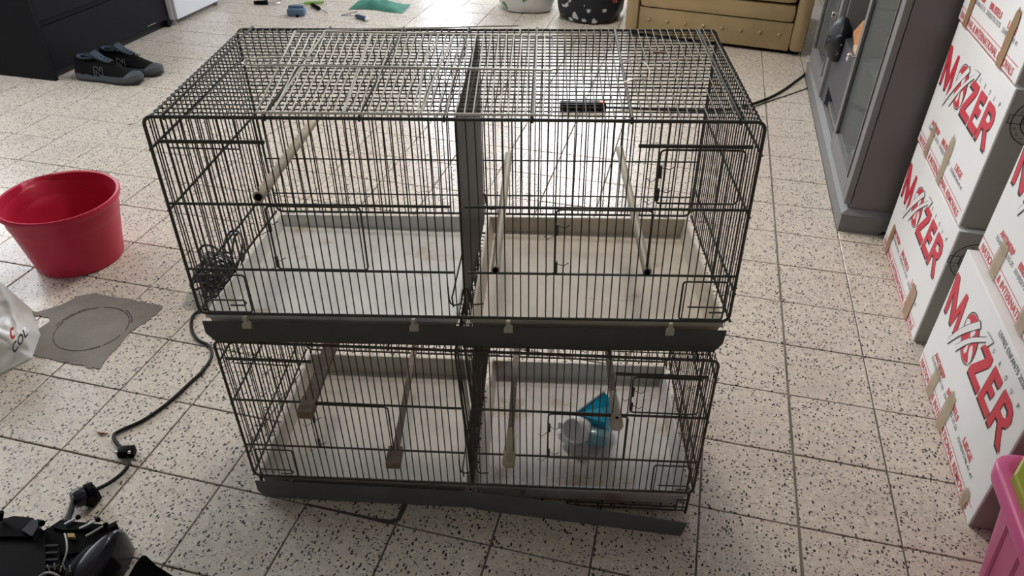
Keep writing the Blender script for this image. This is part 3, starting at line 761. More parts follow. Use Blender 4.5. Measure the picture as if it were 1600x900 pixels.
def moving_box(x, yfar, z, label, L=.528, Hh=.350, D=.36, tapes=(), hand=False, tear=False, stamp=None, skew=0.0):
    root = thing('moving_box', label, 'box', (x+D/2, yfar-L/2, z), 0, 'white moving boxes')
    def F(s, t, d): return Vector((x-d+skew*s, yfar-s, z+t))
    body = MB(); body.box((x, yfar-L, z+.001), (x+D, yfar, z+Hh-.001), .003); body.build('box_body', 'card', root)
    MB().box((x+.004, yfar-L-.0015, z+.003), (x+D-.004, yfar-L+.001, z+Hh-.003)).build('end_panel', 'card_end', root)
    def dec(loops, name, m, d0=.0004, d1=.0012, par=None): return MB().prism(loops, F, d0, d1).build(name, m, par or root)
    sh = lambda l, dx=-.0035, dy=-.0075: [(a+dx, b+dy) for a, b in l]
    lg = dec([RED_M], 'logo_letter', 'ink_red', .0008, .0014)
    dec([sh(RED_M)], 'letter_shadow', 'ink_black', .0003, .0007, lg)
    for l in (RED_Z, RED_E):
        o = dec([l], 'logo_letter', 'ink_red', .0008, .0014); dec([sh(l)], 'letter_shadow', 'ink_black', .0003, .0007, o)
    o = dec(RED_R, 'logo_letter', 'ink_red', .0008, .0014); dec([sh(l) for l in RED_R], 'letter_shadow', 'ink_black', .0003, .0007, o)
    th = -.87
    gl = dec([ell(.198, .235, .060, .047, th), ell(.198, .235, .0575, .0448, th)], 'globe_outline', 'ink_black', .0008, .0012)
    gf = dec([ell(.198, .235, .0575, .0448, th)], 'globe_fill', 'ink_white', .0003, .0006, gl)
    dec([ell(.198, .235, .0555, .0428, th)], 'globe_patch', 'ink_red', .0007, .0010, gl)
    for bl in ([(.150, .255), (.163, .262), (.178, .256), (.170, .248), (.176, .238), (.166, .232), (.168, .222), (.158, .224), (.152, .240)],
               [(.186, .276), (.196, .262), (.190, .248), (.198, .238), (.192, .226), (.200, .214), (.194, .200), (.205, .196), (.212, .208), (.206, .222), (.214, .234), (.206, .246), (.212, .258), (.202, .272)],
               [(.224, .236), (.238, .226), (.246, .206), (.240, .192), (.232, .204), (.222, .212), (.216, .226)]):
        dec([bl], 'globe_patch', 'ink_white', .0011, .0013, gl)
    def ribbon(top, bot, head, name):
        T_ = [v.xy for v in bez([(*p, 0) for p in top], 6)]; B_ = [v.xy for v in bez([(*p, 0) for p in bot], 6)]
        loop = [tuple(p) for p in T_] + list(head) + [tuple(p) for p in reversed(B_)]
        o = dec([loop], name, 'ink_black', .0015, .0018)
        c = Vector((sum(p[0] for p in loop)/len(loop), sum(p[1] for p in loop)/len(loop)))
        inner = []
        n = len(loop)
        area = sum(loop[i][0]*loop[(i+1) % n][1]-loop[(i+1) % n][0]*loop[i][1] for i in range(n)); sg = 1 if area > 0 else -1
        for i in range(n):
            p = Vector(loop[i]); e1 = (p-Vector(loop[i-1])).normalized(); e2 = (Vector(loop[(i+1) % n])-p).normalized()
            nn = Vector((-(e1+e2).y, (e1+e2).x)); nn = nn.normalized()*sg if nn.length > 1e-6 else Vector((0, 0)); inner.append(tuple(p+nn*.0017))
        dec([inner], 'ribbon_fill', 'ink_white', .0019, .0022, o)
    ribbon([(.103, .161), (.146, .228), (.208, .294)], [(.112, .149), (.161, .216), (.226, .284)], [], 'globe_ribbon')
    ribbon([(.150, .179), (.198, .238), (.263, .292)], [(.164, .168), (.209, .228), (.271, .282)], [(.256, .301), (.299, .305), (.283, .278)], 'arrow_ribbon')
    for ch, s in zip('GROUP', (.308, .351, .392, .432, .474)): text_mesh(ch, F, s, .288, .008 if ch != 'O' else .010, .012, .1).build('group_letter', 'ink_grey', root)
    def tx(t, s, tt, w, h, m, name, bold=0.0): text_mesh(t, F, s, tt, w, h, .08, bold).build(name, m, root)
    tx('ANTWERP', .074, .082, .095, .016, 'ink_pink', 'city_name', .03); tx('32/(0)3/466.55.55', .064, .066, .122, .011, 'ink_grey', 'phone_number')
    tx('BRUSSELS', .208, .082, .100, .016, 'ink_pink', 'city_name', .03); tx('32/(0)2/725.55.55', .200, .066, .122, .011, 'ink_grey', 'phone_number')
    tx('LIEGE', .365, .080, .064, .017, 'ink_pink', 'city_name', .03); tx('32/(0)4/246.41.41', .340, .064, .118, .011, 'ink_grey', 'phone_number')
    for tt in (.003, .0345): dec([[(.004, tt), (.510, tt), (.510, tt+.0015), (.004, tt+.0015)]], 'banner_rule', 'ink_pink', .0004, .0008)
    tx('NATIONAL & INTERNATIONAL REMOVALS', .016, .0095, .478, .0185, 'ink_pink', 'banner_text', .02)
    for s0, w, t1, m in tapes:
        lp_ = [(s0, -.0), (s0+w, -.0), (s0+w+.004, t1*.8), (s0+w-.004, t1), (s0+w*.6, t1*.94), (s0+w*.4, t1*1.03), (s0+.004, t1*.92), (s0-.002, t1*.5)]
        dec([lp_], 'tape_strip', m, .0020, .0026)
    if hand:
        pts = 'LIVRES ENFANTS 2026'
        tx(pts, .298, .326, .170, .014, 'ink_black', 'handwriting')
    if stamp:
        cx, cz, r = stamp
        def S_(s, t, d): return Vector((cx+s, yfar-L-.0016-d, cz+t))
        ri = MB()
        for r0, r1 in ((r, r*.96), (r*.66, r*.62)):
            ri.prism([ell(0, 0, r0, r0, 0, 40), ell(0, 0, r1, r1, 0, 40)], S_, .0, .0006)
        ri.prism([[(-r*1.12, -.009), (r*1.12, -.009), (r*1.12, .012), (-r*1.12, .012)], [(-r*1.09, -.0075), (r*1.09, -.0075), (r*1.09, .0105), (-r*1.09, .0105)]], S_, .0, .0006)
        st_ = ri.build('stamp', 'ink_black', root)
        text_mesh('SO', S_, -r*.62, -.0045, .020, .0115, 0, .02).build('stamp_text', 'ink_black', st_)
        for word, a0, da, fl_ in (('MOZER', 2.75, -.42, 1), ('europe', 3.55, .33, -1)):
            for k, ch in enumerate(word):
                an_ = a0+da*k; rr = r*.73 if fl_ > 0 else r*.88; ro = an_-PI/2 if fl_ > 0 else an_+PI/2
                cs, sn = math.cos(ro), math.sin(ro); px_, pz_ = rr*math.cos(an_), rr*math.sin(an_)
                def S2(s, t, d): return S_(px_+s*cs-t*sn, pz_+s*sn+t*cs, d)
                text_mesh(ch, S2, -.003, 0, .006, .0075).build('stamp_text', 'ink_black', st_)
    return root


TB = 'tape'; TP = 'tape_pale'
moving_box(1.938, .816, 0, 'white moving box at the bottom of the near stack, marked livres enfants 2026', tapes=((.110, .036, .090, TP), (.226, .040, .112, TP), (.462, .024, .050, TP)), hand=True)
moving_box(1.960, .820, .352, 'white moving box on top of the near stack, beside the pink tub', tapes=((.10, .040, .09, TP), (.30, .04, .11, TP)))
moving_box(1.938, 1.428, 0, 'white moving box on the floor at the bottom of the far stack by the cabinet', tapes=((.055, .03, .10, TB), (.385, .05, .10, TB)), stamp=(1.998, .268, .052))
moving_box(1.938, 1.440, .352, 'white moving box in the middle of the far stack by the cabinet', tapes=((.10, .032, .10, TP), (.27, .036, .135, TP)), stamp=(2.012, .632, .058), L=.525)
moving_box(1.936, 1.452, .704, 'white moving box topmost of the far stack, cut by the top of the photo', tapes=((.06, .035, .20, TB), (.385, .035, .13, TB)))

# pink tub with a lime thing in it
tb = thing('storage_tub', 'pink plastic storage tub with a wide rim beside the near stack of boxes', 'tub', (1.985, -.02, 0))
def rr_(cx, cy, hx, hy, rad, z, n=5):
    P = []
    for sx, sy, a0 in ((1, 1, 0), (-1, 1, PI/2), (-1, -1, PI), (1, -1, 1.5*PI)):
        for k in range(n+1):
            a = a0+PI/2*k/n; P.append(Vector((cx+sx*(hx-rad)+rad*math.cos(a), cy+sy*(hy-rad)+rad*math.sin(a), z)))
    return P
tx_, ty_ = 2.080, -.025
R = [rr_(tx_, ty_, .150, .205, .04, 0), rr_(tx_, ty_, .158, .213, .045, .01), rr_(tx_, ty_, .182, .238, .045, .235), rr_(tx_, ty_, .185, .241, .045, .236), rr_(tx_, ty_, .206, .262, .05, .238), rr_(tx_, ty_, .208, .264, .05, .262), rr_(tx_, ty_, .203, .259, .05, .268), rr_(tx_, ty_, .182, .238, .045, .268), rr_(tx_, ty_, .178, .234, .045, .262), rr_(tx_, ty_, .150, .205, .04, .012)]
MB().rings(R).build('tub_body', 'pink', tb, smooth=True)
for k in range(6):
    y = ty_-.17+k*.065
    rb = MB(); x0_, x1_ = tx_-.160, tx_-.181
    rb.add([(x0_, y-.006, .02), (x0_-.003, y, .02), (x0_, y+.006, .02), (x1_, y-.006, .225), (x1_-.003, y, .225), (x1_, y+.006, .225)], [(0, 1, 4, 3), (1, 2, 5, 4), (0, 3, 5, 2), (0, 2, 1), (3, 4, 5)]); rb.build('tub_rib', 'pink', tb)
lb = MB()
lp_ = [(1.888, .165), (1.925, .228), (2.20, .228), (2.22, .20), (2.22, -.18), (2.18, -.21), (1.92, -.21), (1.888, -.18)]
lc_ = Vector((2.05, .01))
def lring(g, z): return [Vector((lc_.x+(x-lc_.x)*g, lc_.y+(y-lc_.y)*g, z)) for x, y in lp_]
lb.rings([lring(1, .2685), lring(1, .284), lring(.985, .2875), lring(.93, .2875), lring(.92, .281)])
tag(lb.build('lid', 'lime', smooth=False), 'lime green plastic lid resting on the rim of the pink tub', 'lid')

# ------------------------------------------------------------------ grey display cabinet
cx0, cx1, cy0, cy1, ch = 1.822, 2.26, 1.478, 2.975, 1.75
cbt = thing('display_cabinet', 'grey display cabinet with glass doors behind the moving boxes', 'cabinet', ((cx0+cx1)/2, (cy0+cy1)/2, 0))
MB().box((cx0, cy0, .07), (cx1, cy0+.022, ch), .002).build('side_panel', 'cab_side', cbt)
MB().box((cx0, cy1-.022, .07), (cx1, cy1, ch), .002).build('side_panel', 'cab_side', cbt)
MB().box((cx1-.012, cy0, .07), (cx1, cy1, ch)).build('back_panel', 'cab_in', cbt)
MB().box((cx0, cy0, ch), (cx1, cy1, ch+.03), .003).build('top_panel', 'cab', cbt)
MB().box((cx0, cy0+.022, .07), (cx1-.012, cy1-.022, .09)).build('bottom_panel', 'cab', cbt)
# plinth with cut-out foot and moulding
MB().prism([[(cx0-.0019, 0), (cx0+.10, 0), (cx0+.118, .018), (cx1-.1, .018), (cx1-.08, 0), (cx1, 0), (cx1, .062), (cx0-.0019, .062)]], lambda s, t, d: Vector((s, cy0-.018+d, t)), 0, .02).build('plinth', 'cab', cbt)
MB().prism([[(cy0-.018, 0), (cy1+.018, 0), (cy1+.018, .062), (cy0-.018, .062)]], lambda s, t, d: Vector((cx0-.022+d, s, t)), 0, .02).build('plinth', 'cab', cbt)
MB().rings([[Vector((cx0-.026, cy0-.022, .062)), Vector((cx1, cy0-.022, .062)), Vector((cx1, cy1+.02, .062)), Vector((cx0-.026, cy1+.02, .062))], [Vector((cx0-.026, cy0-.022, .066)), Vector((cx1, cy0-.022, .066)), Vector((cx1, cy1+.02, .066)), Vector((cx0-.026, cy1+.02, .066))],
            [Vector((cx0-.006, cy0-.004, .080)), Vector((cx1, cy0-.004, .080)), Vector((cx1, cy1+.004, .080)), Vector((cx0-.006, cy1+.004, .080))]]).build('plinth_moulding', 'cab', cbt)
def door(y0, y1, knob_y, name='glass_door'):
    xf = cx0-.022
    dr = MB(); w = .052
    dr.box((xf, y0, .092), (xf+.02, y0+w, ch-.01), .003); dr.box((xf, y1-w, .092), (xf+.02, y1, ch-.01), .003)
    dr.box((xf, y0+w, .092), (xf+.02, y1-w, .092+.07), .003); dr.box((xf, y0+w, ch-.07), (xf+.02, y1-w, ch-.01), .003)
    o = dr.build(name, 'cab', cbt)
    MB().box((xf+.008, y0+w, .16), (xf+.011, y1-w, ch-.07)).build('glass_pane', 'glass', o)
    b = MB()
    for (a, c, e, g_) in ((y0+w, .162, y0+w+.008, ch-.07), (y1-w-.008, .162, y1-w, ch-.07)): b.box((xf-.004, a, c), (xf+.004, e, g_))
    b.build('pane_bead', 'cab_side', o)
    k = MB(); kz = .43; k.tube([Vector((xf, knob_y, kz)), Vector((xf-.012, knob_y, kz)), Vector((xf-.016, knob_y, kz)), Vector((xf-.026, knob_y, kz)), Vector((xf-.030, knob_y, kz))], [.006, .005, .013, .015, .007], 14)
    k.build('door_knob', 'chrome', o, smooth=True)
door(cy0+.002, 1.956, 1.936); door(2.455, cy1-.002, 2.485)
MB().box((cx0, 1.968, .07), (cx0+.4, 1.988, ch)).build('partition', 'cab', cbt); MB().box((cx0, 2.425, .07), (cx0+.4, 2.445, ch)).build('partition', 'cab', cbt)
MB().box((cx0+.004, 1.99, .10), (cx0+.40, 2.423, .115)).build('shelf', 'cab', cbt)
MB().box((cx0-.012, 1.99, .175), (cx0+.012, 2.423, .40), .002).build('slate_drawer', 'slate', cbt, props={'label': 'dark slate drawer front'})
MB().box((cx0+.012, 1.99, .40), (cx0+.40, 2.423, .412)).build('shelf', 'slate', cbt)
MB().box((cx0-.012, 2.35, .10), (cx0+.012, 2.43, .175)).build('drawer_runner', 'slate', cbt)
for z in (.40, .85, 1.3):
    MB().box((cx0+.03, cy0+.022, z), (cx1-.02, 1.966, z+.006)).build('glass_shelf', 'glass', cbt); MB().box((cx0+.03, 2.447, z), (cx1-.02, cy1-.024, z+.006)).build('glass_shelf', 'glass', cbt)
# things in the cabinet
def atx(x, y, X):
    d = FWD*FPX + RGT*(x-800) + UPV*(450-y); return CAM + d*((X-CAM.x)/d.x)
o = MB()
bc = atx(1311, 62, 1.80)
Tb = Matrix.Translation(bc)
o.sphere((0, 0, 0), .10, 20, Tb, (.45, .78, .85))
for i, v in enumerate(o.v):
    n_ = noise.noise(v*22)*.022; o.v[i] = v+Vector((n_*.5, n_*.8, n_*.6))
tag(o.build('plastic_bag', 'bag_print', smooth=True), 'crumpled black plastic bag bulging from the middle opening of the cabinet', 'bag')
wb = thing('wooden_box', 'orange brown wooden box end with a pale strip in the middle opening of the cabinet', 'box', (1.80, 2.04, .412))
XW = 1.826
pw = [atx(x, y, XW) for x, y in [(1333, 50), (1348, 33), (1366, 31), (1356, 76), (1345, 84), (1335, 78)]]
MB().prism([[(max(p.y, 1.99), p.z) for p in pw]], lambda s, t, d: Vector((XW+d, s, t)), 0, .09).build('box_side', 'orange_wood', wb)
pw = [atx(x, y, XW-.004) for x, y in [(1334, 70), (1347, 72), (1337, 113), (1328, 106)]]
MB().prism([[(max(p.y, 1.99), p.z) for p in pw]], lambda s, t, d: Vector((XW-.004+d, s, t)), 0, .012).build('pale_strip', 'light_wood', wb)
g_ = MB().lathe([(.02, 0), (.045, .0), (.055, .03), (.058, .06), (.055, .06), (.05, .02), (.02, .006)], (1.90, 1.76, .091), 24); tag(g_.build('glass_bowl', mat('pale_glass', (.55, .72, .68), .1, alpha=.75), smooth=True), 'pale green glass bowl on the bottom behind the near cabinet door', 'bowl')

dk = MB().box((1.86, 3.20, 0), (2.20, 3.245, 1.1), .003); tag(dk.build('board', 'dark_wood'), 'dark brown board standing between the gold armchair and the grey cabinet', 'board')

# ------------------------------------------------------------------ gold armchair
A = at(973, 56); B = at(1252, 91); an = math.atan2(B.y-A.y, B.x-A.x); Ls = (B-A).length
sf = thing('armchair', 'gold leather armchair with buttoned front at the back of the room', 'armchair', A, an)
def S(name, lo, hi, bev, m='gold', props=None): return MB().box(lo, hi, bev).build(name, m, sf, local=True, smooth=True, props=props)
aw = .075
S('front_panel', (aw, .02, .02), (Ls-aw, .10, .165), .008)
S('front_roll', (aw, .008, .165), (Ls-aw, .12, .255), .028)
S('seat_cushion', (aw, .0, .255), (Ls-aw, .62, .42), .045)
S('armrest', (0, .0, .02), (aw, .75, .60), .03); S('armrest', (Ls-aw, .0, .02), (Ls, .75, .60), .03)
S('backrest', (0, .62, .02), (Ls, .82, .85), .05)
S('base', (.02, .05, .0), (Ls-.02, .78, .03), .003, 'black')
for k in range(8):
    x = aw+.06+(Ls-2*aw-.12)*k/7
    MB().sphere((x, .018, .100), .011, 12, None, (1, .55, 1)).build('button', 'gold', sf, local=True, smooth=True)

# ------------------------------------------------------------------ bags at the back
def blob_bag(name, label, m, c, hx, hy, h, seed):
    n = 40; R = []
    for i, (z, s_) in enumerate(((0, .75), (.01, .9), (.05, 1.0), (.12, 1.04), (.2, 1.0), (.28, .9), (.34, .7), (.37, .35))):
        ring = []
        for k in range(n):
            a = 2*PI*k/n; v = Vector((c[0]+hx*s_*math.copysign(abs(math.cos(a))**.8, math.cos(a)), c[1]+hy*s_*math.copysign(abs(math.sin(a))**.8, math.sin(a)), z*h/.37))
            q = noise.noise(v*16+Vector((seed, 0, 0)))*.022; ring.append(v+Vector((math.cos(a)*q, math.sin(a)*q, q*.5 if i > 1 else 0)))
        R.append(ring)
    return tag(MB().rings(R).build(name, m, smooth=True), label, 'bag')
blob_bag('shopping_bag', 'white shopping bag with a colourful flower print on the floor at the back', 'bag_white', (.20, 3.80), .165, .155, .36, 1)
blob_bag('shopping_bag', 'black shopping bag with white and red flower print beside the gold armchair', 'bag_black', (.605, 3.72), .190, .19, .40, 5)

# ------------------------------------------------------------------ tools on the floor at the back
cg = MB(); nx_, ny_ = 26, 12; C0 = at(548, 12); ex = (at(634, 16)-C0); ey = Vector((-.02, .20, 0)); vs = []; fs = []
for j in range(ny_+1):
    for i in range(nx_+1):
        s_, t_ = i/nx_, j/ny_; p = C0+ex*s_+ey*(t_-.25+.12*math.sin(s_*5)); env = math.sin(PI*min(1, s_*1.02))**.7*math.sin(PI*t_)**.6 if 0 < t_ < 1 and 0 < s_ < 1 else 0
        z = .002+.055*env*(1-.55*s_)*(.7+.8*abs(noise.noise(p*9)))
        vs.append(Vector((p.x, p.y, z)))
for j in range(ny_):
    for i in range(nx_): a_ = j*(nx_+1)+i; fs.append((a_, a_+1, a_+nx_+2, a_+nx_+1))
gc = MB(); gc.add(vs, fs); tag(gc.build('cloth', 'green_cloth', smooth=True), 'crumpled green cloth on the floor at the back', 'cloth')
q = at(585, 1); tag(MB().sphere((q.x, q.y+.06, .03), .035, 12, None, (1.4, .7, .7)).build('red_rag', 'red_cloth', smooth=True), 'small red cloth behind the green cloth', 'cloth')
q = at(465, 24); t_ = thing('clamp', 'blue grey plastic clamp on the floor at the back', 'tool', q, .25)
MB().box((-.055, -.03, 0), (.050, .03, .042), .012).build('clamp_body', 'blue_grey', t_, local=True, smooth=True); MB().box((-.05, .0, .038), (.04, .026, .055), .006).build('clamp_top', 'blue_grey', t_, local=True, smooth=True); MB().box((.0, -.045, .0), (.014, -.028, .012), .003).build('clamp_jaw', 'black', t_, local=True)
def driver(name, label, p0, p1, p2, r, mh, mcap=None):
    a, b, c = at(*p0, .012), at(*p1, .012), at(*p2, .006); t_ = thing(name, label, 'tool', (b.x, b.y, 0)); d = (a-b)
    MB().tube([a, a-d*.08, a-d*.4, a-d*.8, b], [r*.7, r, r*.9, r, r*.6], 10).build('handle', mh, t_, smooth=True)
    MB().tube([b, c], .0028, 8).build('shaft', 'steel', t_)
    if mcap: MB().sphere(a, r*.95, 10).build('handle_cap', mcap, t_, smooth=True)
driver('screwdriver', 'screwdriver with a thick black handle lying at the back', (487, 7), (500, 14), (512, 21), .012, 'black')
driver('screwdriver', 'screwdriver with navy handle and white cap near the green cloth', (573, 30), (556, 25), (533, 24.5), .014, 'navy', 'white_shiny')
driver('utility_knife', 'lime green knife lying behind the black screwdriver', (506, 3), (474, 5), (459, 8), .009, 'lime_tool')
a, b = at(558, 18, .004), at(533, 24, .004); tag(MB().tube([a, b], .003, 6).build('steel_pick', 'steel'), 'thin steel pick beside the navy screwdriver', 'tool')
a, b, c = at(397, 4, .012), at(418, 4, .012), at(434, 5, .01); t_ = thing('pliers', 'black handled tool lying near the white appliance', 'tool', (b.x, b.y, 0))
MB().tube([a, b], [.010, .016], 8).build('handle', 'black', t_); MB().tube(bez([b, c, at(438, 0, .01), at(430, -6, .01)], 4), .005, 6).build('tool_head', 'steel', t_)

# ------------------------------------------------------------------ black drawer unit and white appliance
du = thing('drawer_unit', 'black drawer unit at the left behind the shoes', 'drawers', (-1.95, 2.4, 0))
dx = -1.668
MB().box((-2.34, 1.945, 0), (dx, 1.965, .80), .001).build('side_panel', 'drawer', du); MB().box((-2.34, 2.838, 0), (dx-.004, 2.858, .80), .001).build('side_panel', 'drawer', du)
MB().box((-2.34, 1.94, .80), (dx, 2.862, .82), .001).build('top_panel', 'drawer', du); MB().box((-2.34, 1.965, .0), (-2.325, 2.838, .80)).build('back_panel', 'drawer', du)
MB().box((dx-.05, 1.965, 0), (dx-.035, 2.838, .05)).build('plinth', 'groove', du)
for z0, z1 in ((.045, .243), (.268, .52), (.545, .79)): MB().box((dx-.020, 1.967, z0), (dx-.001, 2.836, z1), .0015).build('drawer_front', 'drawer', du)
MB().box((dx-.045, 1.966, .05), (dx-.030, 2.837, .795)).build('drawer_recess', 'groove', du)
q = at(205, 54); MB().tube([Vector((dx+.0002, q.y, .055)), Vector((dx+.0002, q.y+.07, .055))], .001, 4).build('edge_chip', 'wood_pale', du)
fr_ = thing('white_appliance', 'white enamelled appliance on round feet beside the black drawer unit', 'appliance', (-1.95, 3.1, 0))
MB().box((-2.25, 2.875, .032), (-1.655, 3.36, .86), .004).build('body', 'fridge', fr_, smooth=True); MB().box((-1.653, 2.878, .035), (-1.632, 3.357, .855), .005).build('appliance_door', 'fridge', fr_, smooth=True)
for y in (2.90, 3.33):
    for x in (-1.68, -2.2): MB().lathe([(.014, 0), (.016, .004), (.016, .018), (.010, .03)], (x, y, 0), 14).build('foot', 'grey_wire', fr_, smooth=True)

# ------------------------------------------------------------------ shoes
def shoe(label, loc, rz, tilt=0.0, sc=1.0):
    root = thing('sneaker', label, 'shoe', loc, rz, 'pair of black sneakers'); root.rotation_euler = (tilt, 0, rz); root.scale = (sc, sc, sc)
    # x along length (toe +x)
    st = [(-.145, .026, .0), (-.13, .036, 0), (-.08, .038, 0), (-.02, .036, 0), (.04, .044, 0), (.09, .046, 0), (.13, .036, .004), (.152, .015, .010)]
    def outline(z, g): return [Vector((x, w*g, z+lift)) for x, w, lift in st]+[Vector((x, -w*g, z+lift)) for x, w, lift in reversed(st)]
    MB().rings([outline(0, .92), outline(.010, 1.0), outline(.012, 1.0)]).build('outsole', 'shoe_sole', root, local=True, smooth=True)
    MB().rings([outline(.012, 1.03), outline(.022, 1.06), outline(.034, 1.0)]).build('midsole', 'shoe_grey', root, local=True, smooth=True)
    secs = [(-.145, .024, .070), (-.135, .034, .098), (-.10, .038, .100), (-.06, .038, .088), (-.02, .037, .092), (.02, .040, .085), (.06, .043, .066), (.10, .041, .052), (.135, .030, .044), (.152, .012, .038)]
    R = []
    for x, w, h in secs:
        ring = []
        for k in range(14):
            a = PI*k/13; c_, s_ = math.cos(a), math.sin(a); ring.append(Vector((x, w*c_*(1-.30*max(0, s_-.3)), .030+(h-.030)*s_)))
        R.append(ring)
    MB().rings(R).build('upper', 'suede', root, local=True, smooth=True)
    MB().lathe([(.030, 0), (.036, .004), (.034, .010), (.022, .006), (.01, -.015)], (-.085, 0, .092), 20, sx=1.25, sy=.80).build('collar', 'shoe_lining', root, local=True, smooth=True)
    tg = MB(); tg.rings([[Vector((x, w, z)), Vector((x, -w, z)), Vector((x+.008, -w, z+.004)), Vector((x+.008, w, z+.004))] for x, w, z in ((.02, .016, .081), (-.02, .018, .094), (-.048, .020, .112), (-.052, .016, .120))])
    tg.build('tongue', 'shoe_lining', root, local=True, smooth=True)
    tc = []
    for x, w, h in ((.085, .046, .036), (.11, .044, .046), (.135, .034, .048), (.155, .016, .042)):
        tc.append([Vector((x, w*math.cos(PI*k/9)*1.02, .028+(h-.024)*math.sin(PI*k/9))) for k in range(10)])
    MB().rings(tc).build('toe_cap', 'shoe_grey', root, local=True, smooth=True)
    for k in range(5):
        x = .045-k*.016; z = .079+k*.0045
        MB().tube([Vector((x, -.022, z-.006)), Vector((x+.004, 0, z+.003)), Vector((x, .022, z-.006))], .0022, 5).build('lace', 'suede', root, local=True)
    for s_ in (-1, 1):
        def Fn(s, t, d): return Vector((-.035+s*s_*-1*-1, s_*-1*(.0395-.10*max(0, t-.03)*.45)+s_*-1*d, .036+t))
        n_out = [(0, 0), (.010, 0), (.012, .018), (.028, 0), (.040, 0), (.046, .036), (.035, .036), (.033, .018), (.018, .036), (.006, .036)]
        MB().tube([Fn(x, y, .0025) for x, y in n_out], .0010, 4, closed=True).build('side_letter', 'shoe_line', root, local=True)
    return root
shoe('black and grey sneaker with an outlined letter N, nearer of the pair', (-1.425, 2.022, 0), .02, 0, 1.12)
shoe('black and grey sneaker partly hidden behind the nearer one of the pair', (-1.40, 2.150, 0), -.02, 0, 1.10)

# ------------------------------------------------------------------ white carrier bag at the left
wb_ = thing('carrier_bag', 'crumpled white plastic carrier bag with red and black print at the left edge', 'bag', (-.42, .22, 0))
t0 = at(51, 561, .0); c1 = at(0, 587, 0); 
V = [t0, at(24, 500, .075), at(0, 440, .16), at(-60, 420, .22), c1, at(-80, 620, .0), at(-25, 520, .10), at(-90, 500, .16), Vector((-.60, .30, .0)), Vector((-.45, .42, .0)), Vector((-.34, .33, 0)), Vector((-.72, .1, 0)), Vector((-.66, .12, .20))]
bagf = [(0, 1, 6, 4), (1, 2, 7, 6), (2, 3, 12, 7), (4, 6, 7, 5), (5, 7, 12, 11), (0, 10, 1), (10, 9, 2, 1), (9, 8, 3, 2), (8, 11, 12, 3), (0, 4, 5, 11, 8, 9, 10)]
bm = bmesh.new(); bv = [bm.verts.new(v) for v in V]
for f_ in bagf: bm.faces.new([bv[i] for i in f_])
bmesh.ops.recalc_face_normals(bm, faces=bm.faces[:])
bmesh.ops.triangulate(bm, faces=bm.faces[:])
for _ in range(4): bmesh.ops.subdivide_edges(bm, edges=bm.edges[:], cuts=1, use_grid_fill=True)
for v in bm.verts:
    if v.co.z > .006:
        k = min(1, v.co.z/.04); n1 = noise.noise(v.co*14)*.020+abs(noise.noise(v.co*30))*.012
        v.co += Vector((n1, -n1*.6, n1*.4))*k
me = bpy.data.meshes.new('bag_film'); bm.to_mesh(me); bm.free(); me.materials.append(M['film'])
for v in me.vertices: v.co -= wb_.location
for p in me.polygons: p.use_smooth = True
o = bpy.data.objects.new('bag_film', me); COL.objects.link(o); o.parent = wb_
# print on the bag, on a small plane just in front of the film
def bagpt(x, y, z): return at(x, y, z)
po = bagpt(31, 546, .055); pu = (bagpt(48, 522, .062)-po); pv = (bagpt(24, 522, .085)-po)
def BF(s, t, d): return po+pu*s+pv*t+Vector((.0, -.014-d, .006))
text_mesh('COL', BF, -.1, -.1, 1.3, .55, 0, .03).build('bag_lettering', 'ink_black', wb_)
MB().prism([ell(.22, .95, .20, .34, 0, 20, .6, 5.0) + list(reversed(ell(.22, .95, .10, .2, 0, 20, .6, 5.0)))], BF, 0, .001).build('bag_emblem', 'logo_red', wb_)

# ------------------------------------------------------------------ black appliance bottom left
ap = thing('open_appliance', 'black plastic appliance with its casing open and a rounded cover at the bottom left corner', 'appliance', (.1, -.25, 0))
def ab(name, lo, hi, m, bev=.004, rz=0.0):
    c = Vector(((lo[0]+hi[0])/2, (lo[1]+hi[1])/2, 0)); Tt = Matrix.Translation(c) @ Matrix.Rotation(rz, 4, 'Z') @ Matrix.Translation(-c)
    return MB().box(lo, hi, bev, Tt).build(name, m, ap, smooth=True)
def top_px(name, poly, z, m, z0=0.0):
    P = [at(x, y, z) for x, y in poly]; n = len(P)
    mb = MB(); tris = tessellate_polygon([[Vector((p.x, p.y, 0)) for p in P]])
    B = [Vector((p.x, p.y, z0)) for p in P]; I = [p.lerp(sum(P, Vector())/n, .0)+Vector((0, 0, 0)) for p in P]
    mb.add(P+B, [tuple(t) for t in tris]+[tuple(i+n for i in t) for t in tris]+[(i, (i+1) % n, (i+1) % n+n, i+n) for i in range(n)])
    return mb.build(name, m, ap)
top_px('main_housing', [(-40, 812), (0, 812), (22, 806), (52, 809), (60, 822), (70, 830), (72, 935), (-60, 935)], .095, 'black')
top_px('housing_ledge', [(-40, 822), (8, 824), (30, 826), (52, 812), (58, 820), (44, 838), (-40, 838)], .102, 'black_matt', .09)
top_px('housing_step', [(33, 828), (50, 812), (59, 812), (60, 822), (50, 838)], .108, 'shell', .09)
MB().tube([at(58, 816, .10), at(66, 818, .105)], .006, 8).build('latch', 'black', ap)
MB().tube([at(0, 812, .10), at(2, 800, .115)], .005, 8).build('latch', 'black', ap)
top_px('circuit_tray', [(64, 831), (80, 822), (95, 812), (120, 815), (168, 820), (171, 836), (150, 845), (130, 862), (70, 872)], .085, 'black_matt')
top_px('tray_rib', [(82, 824), (96, 815), (165, 822), (158, 826), (100, 828)], .090, 'black', .08)
top_px('tray_wall', [(168, 820), (181, 814), (182, 818), (171, 828)], .088, 'black', .06)
